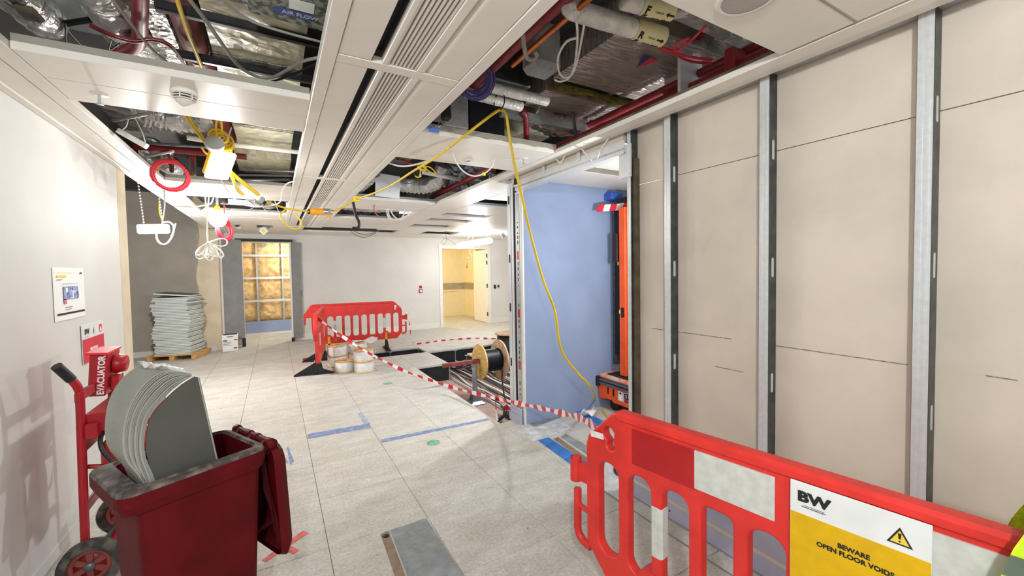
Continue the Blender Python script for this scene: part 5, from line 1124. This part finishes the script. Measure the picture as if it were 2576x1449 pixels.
# lamps out of the frame: alcove, corridors; right and rear ones are added fill
def hidden_lamp(loc, power, lab, col=COOL, rz=0):
    r = box_lamp(lab, Matrix.Translation(loc) @ Matrix.Rotation(rz, 4, 'Z'), .24, .16, power, True, col, (0, -.12, -.06))
    MB().tube([(0, .02, .07), (0, .02, max(.2, 2.72-loc[2]))], .005, 6).build('hanger', M['chrome'], r); return r
hidden_lamp((2.72, 1.953, 1.9), LAMP_W['alcove'], 'work lamp inside the alcove hidden by the stud wall', COOL, PI); hidden_lamp((.75, 12.0, 2.45), LAMP_W['corridor'], 'work lamp in the corridor beyond the grey boarded opening', WARM, PI)
hidden_lamp((3.9, 12.3, 2.45), LAMP_W['warm'], 'work lamp in the cream room left of the doorway', (1, .86, .58), PI)
hidden_lamp((3.5, 4.7, 2.33), LAMP_W['right'], 'added fill lamp in the right hand room hidden by the blue wall', COOL, 0); hidden_lamp((-.35, -.75, 2.40), LAMP_W['rear'], 'added fill lamp behind the camera under the service beam', COOL, PI)

# ================================================================== right bay services
pipe('red_pipe', [(1.16, .6, 2.83), (1.16, 2.6, 2.83)], .030, 'maroon', 'dark red pipe beside the service beam, right opening'); pipe('copper_pipe', [(1.21, .7, 2.79), (1.21, 2.05, 2.79)], .014, 'copper', 'copper pipe beside the dark red pipe, right opening')
pipe('red_pipe', [(1.06, 1.7, 2.88), (1.06, 2.9, 2.88)], .035, 'maroon', 'second dark red pipe half hidden by the service beam')
def lagged(name, lab, a, b, r, label=None, el=None):
    A_, B_ = Vector(a), Vector(b); L_ = (B_-A_).length; t = thing(name, lab, 'pipe', frame(A_, B_-A_, (0, 1, 0)))
    rr = [(r*.98, 0)]+[(r*(1+.012*math.sin(i*1.9)), L_*i/14) for i in range(1, 14)]+[(r*1.0, L_*.985), (r*.8, L_), (.0001, L_)]
    MB().lathe([(.0001, 0)]+rr, QX, 20).build('lagging', M['lag'], t)
    if el: MB().tube(smooth_path([(0, 0, 0), (-.04, .0, .03), (-.06, .0, .25)], 4), r*.98, 14).build('elbow', M['lag'], t)
    if label:
        x0, x1, s, dr_ = label; MB().lathe([(r*1.04, x0), (r*1.05, x0+.002), (r*1.05, x1-.002), (r*1.04, x1)], QX, 26).build('label_band', mat('cream pipe label', 'd8d09c', .6, var=.03), t)
        for ang in (-.55, .35):
            Tm = Matrix.Rotation(ang, 4, 'X') @ frame((0, 0, 0), (1, 0, 0), (0, -1, 0)) @ Matrix.Translation((0, 0, r*1.055))
            text('letter', s, .045, Tm @ Matrix.Translation((x0+.025, 0, 0)), M['ink'], t, .002); text('wording', 'CHILLED', .012, Tm @ Matrix.Translation((x0+.09, .0, 0)), M['greyink'], t)
            q = [(.0, -.004), (.03, -.004), (.03, -.011), (.046, 0), (.03, .011), (.03, .004), (0, .004)]
            q = [(x0+.125+(p[0] if dr_ > 0 else .046-p[0]), p[1]) for p in q][::dr_]
            MB().prism(q, 0, .001, Tm).build('arrow', M['ink'], t)
    return t
lagged('lagged_pipe', 'lagged pipe with cream R labels crossing the right opening', PZ(1450, 28, 2.80), PZ(1662, 92, 2.80), .045, (.335, .52, 'R', 1), True)
lagged('lagged_pipe', 'lagged pipe with cream F labels by the near ceiling panel', PZ(1568, 0, 2.82), PZ(1684, 28, 2.82), .040, (.09, .265, 'F', -1))
lagged('lagged_pipe', 'short stained lagged pipe the yellow cable hangs from', PZ(1172, 232, 2.78), PZ(1312, 268, 2.78), .036); lagged('lagged_pipe', 'short stained lagged pipe beside the clear wrap', PZ(1212, 214, 2.80), PZ(1378, 255, 2.80), .034)
# large foil duct with the triangle sticker
A_, B_, D_ = PZ(1544, 83, 2.86), PZ(1403, 190, 2.86), PZ(1750, 165, 2.86)
fdr = foil_duct('foil_duct', 'large crinkled foil duct with a red and blue triangle, right opening', 1.62, 2.45, 1.52, 2.22, 2.88, 3.2, 'film', False)
tf = fdr.matrix_world.inverted()
tri_ = [PZ(x, y, 2.865) for x, y in ((1601, 171), (1620, 141), (1656, 153))]; mid = (tri_[1]*.55+tri_[2]*.45)
def tri_film(nm, pts, m): 
    v = [tf @ p for p in pts]; MB().add([tuple(p) for p in v]+[tuple(p+Vector((0,0,.002))) for p in v], [(0,1,2),(3,5,4),(0,3,4,1),(1,4,5,2),(2,5,3,0)]).build(nm, M[m], fdr)
M['navy'] = mat('navy print', '22307a', .5, var=.02); tri_film('navy_half', [tri_[0], tri_[1], tri_[1].lerp(tri_[2], .42)], 'navy'); tri_film('red_half', [tri_[0], tri_[1].lerp(tri_[2], .42), tri_[2]], 'redink')
foil_duct('foil_duct', 'foil duct behind the near ceiling panel, right opening', 1.75, 2.35, 1.15, 1.42, 2.88, 3.1, 'foilb', False)
tag(MB().sheet(lambda u, v: (1.68+.9*u, 2.27+.05*v+.02*math.sin(u*14), 2.84+.09*v), 14, 3).build('rockwool_edge', M['slabrock']), 'yellow rockwool edge below the large foil duct', 'insulation')
box_thing('black_gap_block', 'black block standing in for the dark gap behind the large foil duct', 'box', 1.5, 2.6, 2.24, 2.30, 2.9, 3.3, 'black'); foil_duct('foil_duct', 'dark foil duct under the rockwool edge, right opening', 1.65, 2.7, 2.36, 2.66, 2.86, 3.1, 'film', False)  # the black block is added in place of the shaded gap above the rockwool
tag(MB().box(1.45, 2.6, 2.62, 2.66, 2.74, 2.80).build('galvanised_rail', M['galv']), 'galvanised rail crossing at the far side of the right opening', 'rail')
for q, (x, z_, r) in enumerate(((2.20, 2.70, .032), (2.27, 2.80, .026), (2.12, 2.93, .02))): pipe('red_pipe', [(x, .9, z_), (x, 2.75, z_)], r, 'maroon', ['lowest dark red pipe along the top of the stud wall', 'middle dark red pipe along the top of the stud wall', 'thin dark red pipe above the stud wall'][q])
box_thing('pipe_coupling', 'dark red pipe coupling above the stud wall', 'coupling', 2.14, 2.26, 1.32, 1.38, 2.64, 2.80, 'maroon'); tag(MB().box(2.10, 2.3, 1.62, 1.64, 2.66, 2.90).build('pipe_bracket', M['galvlt']), 'bright bracket on the pipes above the stud wall', 'bracket')
for q, pp in enumerate((((1660, 118), (1700, 128), (1735, 105), (1775, 65)), ((1735, 95), (1700, 112), (1705, 140), (1740, 155), (1790, 160)), ((1660, 122), (1720, 140), (1790, 150)))): cable('red_wire', [PZ(x, y, 2.8) for x, y in pp], .007, M['redcable'], ['red cable crossing the corner of the large foil duct', 'red cable loop right of the triangle sticker', 'red cable lying along the large foil duct edge'][q])
pv = PZ(1195, 208, 2.74)
for q in range(3): coil('violet_cable_coil', pv+Vector((.03*q-.03, .05*q-.05, .03*q)), .085+.012*q, 7, .0042, (-.25+.15*q, -.75, -.55+.1*q), M['purple'], ['lower', 'middle', 'upper'][q]+' bundle of violet data cable at the edge of the service beam', jit=.018, seed=20+q)
cable('grey_hook', [PZ(1315, 85, 2.70), PZ(1318, 115, 2.68), PZ(1326, 145, 2.68), PZ(1340, 150, 2.68), PZ(1350, 140, 2.69), PZ(1344, 130, 2.7)], .011, M['greycable'], 'grey hooked conduit hanging beside the copper pipe', 'conduit')
for q, pp in enumerate((((1446, 25), (1452, 70), (1452, 110), (1445, 165), (1432, 195), (1410, 205), (1395, 200)), ((1452, 95), (1425, 105), (1405, 140), (1405, 175), (1418, 195), (1440, 185), (1455, 140), (1470, 60)))): cable('cream_cable', [PZ(x, y, 2.72) for x, y in pp], .006, M['lag'], ['cream cable hanging straight below the elbow of the lagged pipe', 'cream cable looped beside the large foil duct'][q])
# clear wrap bag
bagm = MB().cbox(1.33, 1.52, 1.98, 2.16, 2.80, 3.1, .03).build('clear_wrap', M['film2']); tag(bagm, 'clear plastic wrap hanging round a grey unit, right opening', 'wrap'); box_thing('grey_unit', 'dark grey unit inside the clear wrap, right opening', 'unit', 1.36, 1.49, 2.01, 2.13, 2.84, 3.2, 'galvdk')
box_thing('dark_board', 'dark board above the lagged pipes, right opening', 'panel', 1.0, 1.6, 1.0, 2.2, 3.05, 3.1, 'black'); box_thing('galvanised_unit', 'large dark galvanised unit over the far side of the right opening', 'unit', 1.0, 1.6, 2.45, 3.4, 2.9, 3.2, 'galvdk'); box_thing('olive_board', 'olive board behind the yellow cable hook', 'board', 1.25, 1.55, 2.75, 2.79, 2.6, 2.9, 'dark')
box_thing('grey_card', 'grey card behind the lagged pipes at the beam edge', 'card', 1.02, 1.22, 2.68, 2.70, 2.62, 2.86, 'galv')
pipe('red_drop', [PZ(1312, 280, 2.78), PZ(1322, 292, 2.76), PZ(1324, 350, 2.66)], .022, 'maroon', 'dark red drop pipe right of the yellow cable hook', k=4); flex('flexible_duct', [(1.75, 2.72, 2.86), (2.0, 2.76, 2.82), (2.3, 2.74, 2.86)], .10, 'grey foil duct at the far side of the right opening', 'film')
pipe('steel_strut', [PZ(1440, 285, 2.8), PZ(1452, 362, 2.62)], .014, 'galvdk', 'dark steel strut leaning at the far side of the right opening', 'strut'); pipe('red_pipe', [PZ(1370, 378, 2.66), PZ(1500, 325, 2.72)], .02, 'maroon', 'dark red pipe slanting at the far corner of the right opening')
tag(MB().cbox(-.035, .035, -.004, .004, -.018, .018, .003, Matrix.Translation(PY(1091, 326, 2.62))).build('blue_tag', M['bluetag']), 'blue tag hanging at the edge of the service beam', 'tag'); box_thing('cable_gland', 'black gland above the blue tag', 'gland', 1.0, 1.06, 2.6, 2.66, 2.64, 2.74, 'black')
for q in range(2): cable('white_cable', [PZ(1100+8*q, 295, 2.72), PZ(1105+8*q, 310, 2.68), PY(1092+10*q, 320, 2.62)], .005, M['whitecable'], ['left', 'right'][q]+' white cable above the blue tag')
# torn edge of the far right panel seen from below
tag(MB().prism([(x, .004*math.sin(x*31)+.002*math.sin(x*77)-.002) for x in [.9+.02*i for i in range(55)]]+[(1.98, .03), (.9, .03)], 0, .02, frame((0, 2.705, ZC+.03), (1,0,0), (0,0,1))).build('torn_seal', M['panel_edge_shade']), 'torn seal along the edge of the first panel right of the beam', 'seal')
# second right opening
wp = thing('white_plate', 'white square plate hanging in the second right opening', 'plate', frame(PY(975, 468, 5.2), (1, .05, -.05), (0, 0, 1))); MB().cbox(-.15, .15, -.14, .14, 0, .01, .002).build('plate', M['signwhite'], wp); MB().tube([(-.1, .14, 0), (-.1, .3, 0)], .004, 6).build('hanger', M['galv'], wp)
flex('flexible_duct', [(1.25, 5.35, 2.76), (1.5, 5.3, 2.75), (1.72, 5.22, 2.74), (1.86, 5.05, 2.80), (1.88, 4.9, 2.95)], .10, 'foil clad elbow duct in the second right opening', 'foilb'); flex('flexible_duct', [(.95, 5.6, 2.72), (1.0, 5.3, 2.74), (1.05, 5.0, 2.8)], .08, 'short foil duct left of the white plate', 'foilb')
pipe('white_conduit', [PZ(1055, 432, 2.75), PZ(1232, 466, 2.75)], .022, 'galvlt', 'pale conduit crossing the second right opening', 'conduit'); box_thing('foil_board', 'warm foil board over the second right opening', 'board', 1.5, 2.5, 3.5, 4.8, 2.98, 3.345, 'foilw'); box_thing('dark_duct', 'dark duct over the left of the second right opening', 'duct', .9, 1.4, 3.5, 4.9, 2.9, 3.1, 'galvdk')
pipe('red_pipe', [(2.05, 3.4, 2.72), (2.05, 5.9, 2.72)], .035, 'maroon', 'dark red pipe along the right of the second right opening'); pipe('red_pipe', [PZ(1000, 398, 2.9), PZ(1060, 420, 2.9)], .02, 'maroon', 'dark red pipe stub by the beam, second right opening'); pipe('red_pipe', [PZ(975, 500, 2.64), PZ(1030, 503, 2.64)], .02, 'redcable', 'red pipe below the white plate')
tag(MB().lathe([(.0001, 0), (.05, 0), (.05, .06), (.0001, .06)], frame(PZ(1105, 465, 2.8), (0,1,0), (0,0,1)), 14).build('pipe_stop', M['maroon']), 'dark red cap beside the foil elbow', 'cap')
for q, px in enumerate((1155, 1178)): pipe('steel_strut', [PZ(px, 458, 2.74), PZ(px+2, 486, 2.6)], .012, 'galvdk', ['left', 'right'][q]+' steel strut in the second right opening', 'strut')
tag(MB().box(.92, .96, 4.4, 5.3, 2.66, 2.70).build('grey_rail', M['galvdk']), 'grey rail beside the white plate', 'rail')
cable('white_cable', [PZ(1137, 383, ZC-.002), PY(1150, 412, 3.1), PY(1170, 434, 3.1), PY(1195, 443, 3.1), PY(1222, 434, 3.1), PY(1238, 418, 3.1), PZ(1243, 400, ZC-.002)], .006, M['whitecable'], 'white cable arc hanging under the first panel right of the beam'); tag(MB().cbox(-.014, .014, -.01, .01, -.012, .012, .003, Matrix.Translation(PY(1217, 438, 3.1))).build('yellow_tie', M['yelink']), 'yellow tie on the hanging white cable arc', 'tie')
cable('white_cable', [PY(978, 410, 3.7), PY(1010, 418, 3.6), PY(1045, 414, 3.5), PY(1080, 403, 3.4)], .008, M['whitecable'], 'white cable sagging left of the yellow knot')
cable('white_cable', [PX(x, y, 2.10) for x, y in ((1355, 376), (1380, 388), (1400, 401), (1409, 410), (1416, 401), (1428, 375), (1442, 362), (1457, 368), (1472, 385), (1488, 403))], .0055, M['whitecable'], 'white cable zigzagging in front of the opening header'); cable('white_cable', [PX(x, y, 2.12) for x, y in ((1502, 399), (1510, 380), (1518, 367), (1535, 342), (1550, 325), (1564, 306))], .005, M['whitecable'], 'white cable running up beside the opening header')
# third right opening and the far strips
flex('flexible_duct', [(.95, 7.2, 2.74), (1.4, 7.25, 2.72), (1.9, 7.15, 2.74)], .08, 'foil duct in the third right opening', 'foilb'); pipe('red_pipe', [(.9, 6.9, 2.7), (1.97, 6.95, 2.7)], .05, 'maroon', 'dark red pipe in the third right opening')
cable('pink_wire', [PZ(941, 515, ZC), PY(941, 530, 6.2), PY(948, 540, 6.3), PY(955, 545, 6.4)], .008, M['pinkwire'], 'pink wire hanging before the third right opening')
for q, pp in enumerate((((980, 518), (973, 530), (978, 548), (988, 553)), ((984, 518), (977, 532), (984, 550), (1000, 554)), ((990, 520), (985, 535), (1002, 552), (1018, 548)), ((1015, 518), (1018, 535), (1012, 545)), ((1024, 520), (1027, 535), (1026, 545)))): cable('white_cable', [PY(x, y, 6.2) for x, y in pp], .009, M['whitecable'], ['first', 'second', 'third', 'fourth', 'fifth'][q]+' from left of the white cables hanging before the third right opening')
for q, pp in enumerate((((882, 582), (900, 594), (920, 597), (945, 586)), ((888, 580), (905, 588), (925, 590), (955, 580)))): cable('grey_flex', [PY(x, y, 9.6) for x, y in pp], .008, M['greycable'], ['lower', 'upper'][q]+' grey cable drooping before the far wall')
flex('flexible_duct', [(2.9, 5.1, 2.75), (3.0, 5.1, 2.68), (3.15, 5.15, 2.66)], .10, 'grey foil duct end in the opening near the jamb', 'foil')
box_thing('foil_board', 'foil board over the far right slit openings', 'board', 2.45, 3.3, 6.2, 8.6, 2.9, 3.345, 'foilb'); box_thing('foil_board', 'foil board over the long far slit opening', 'board', .6, 2.5, 9.4, 10.1, 2.85, 3.345, 'foilb')
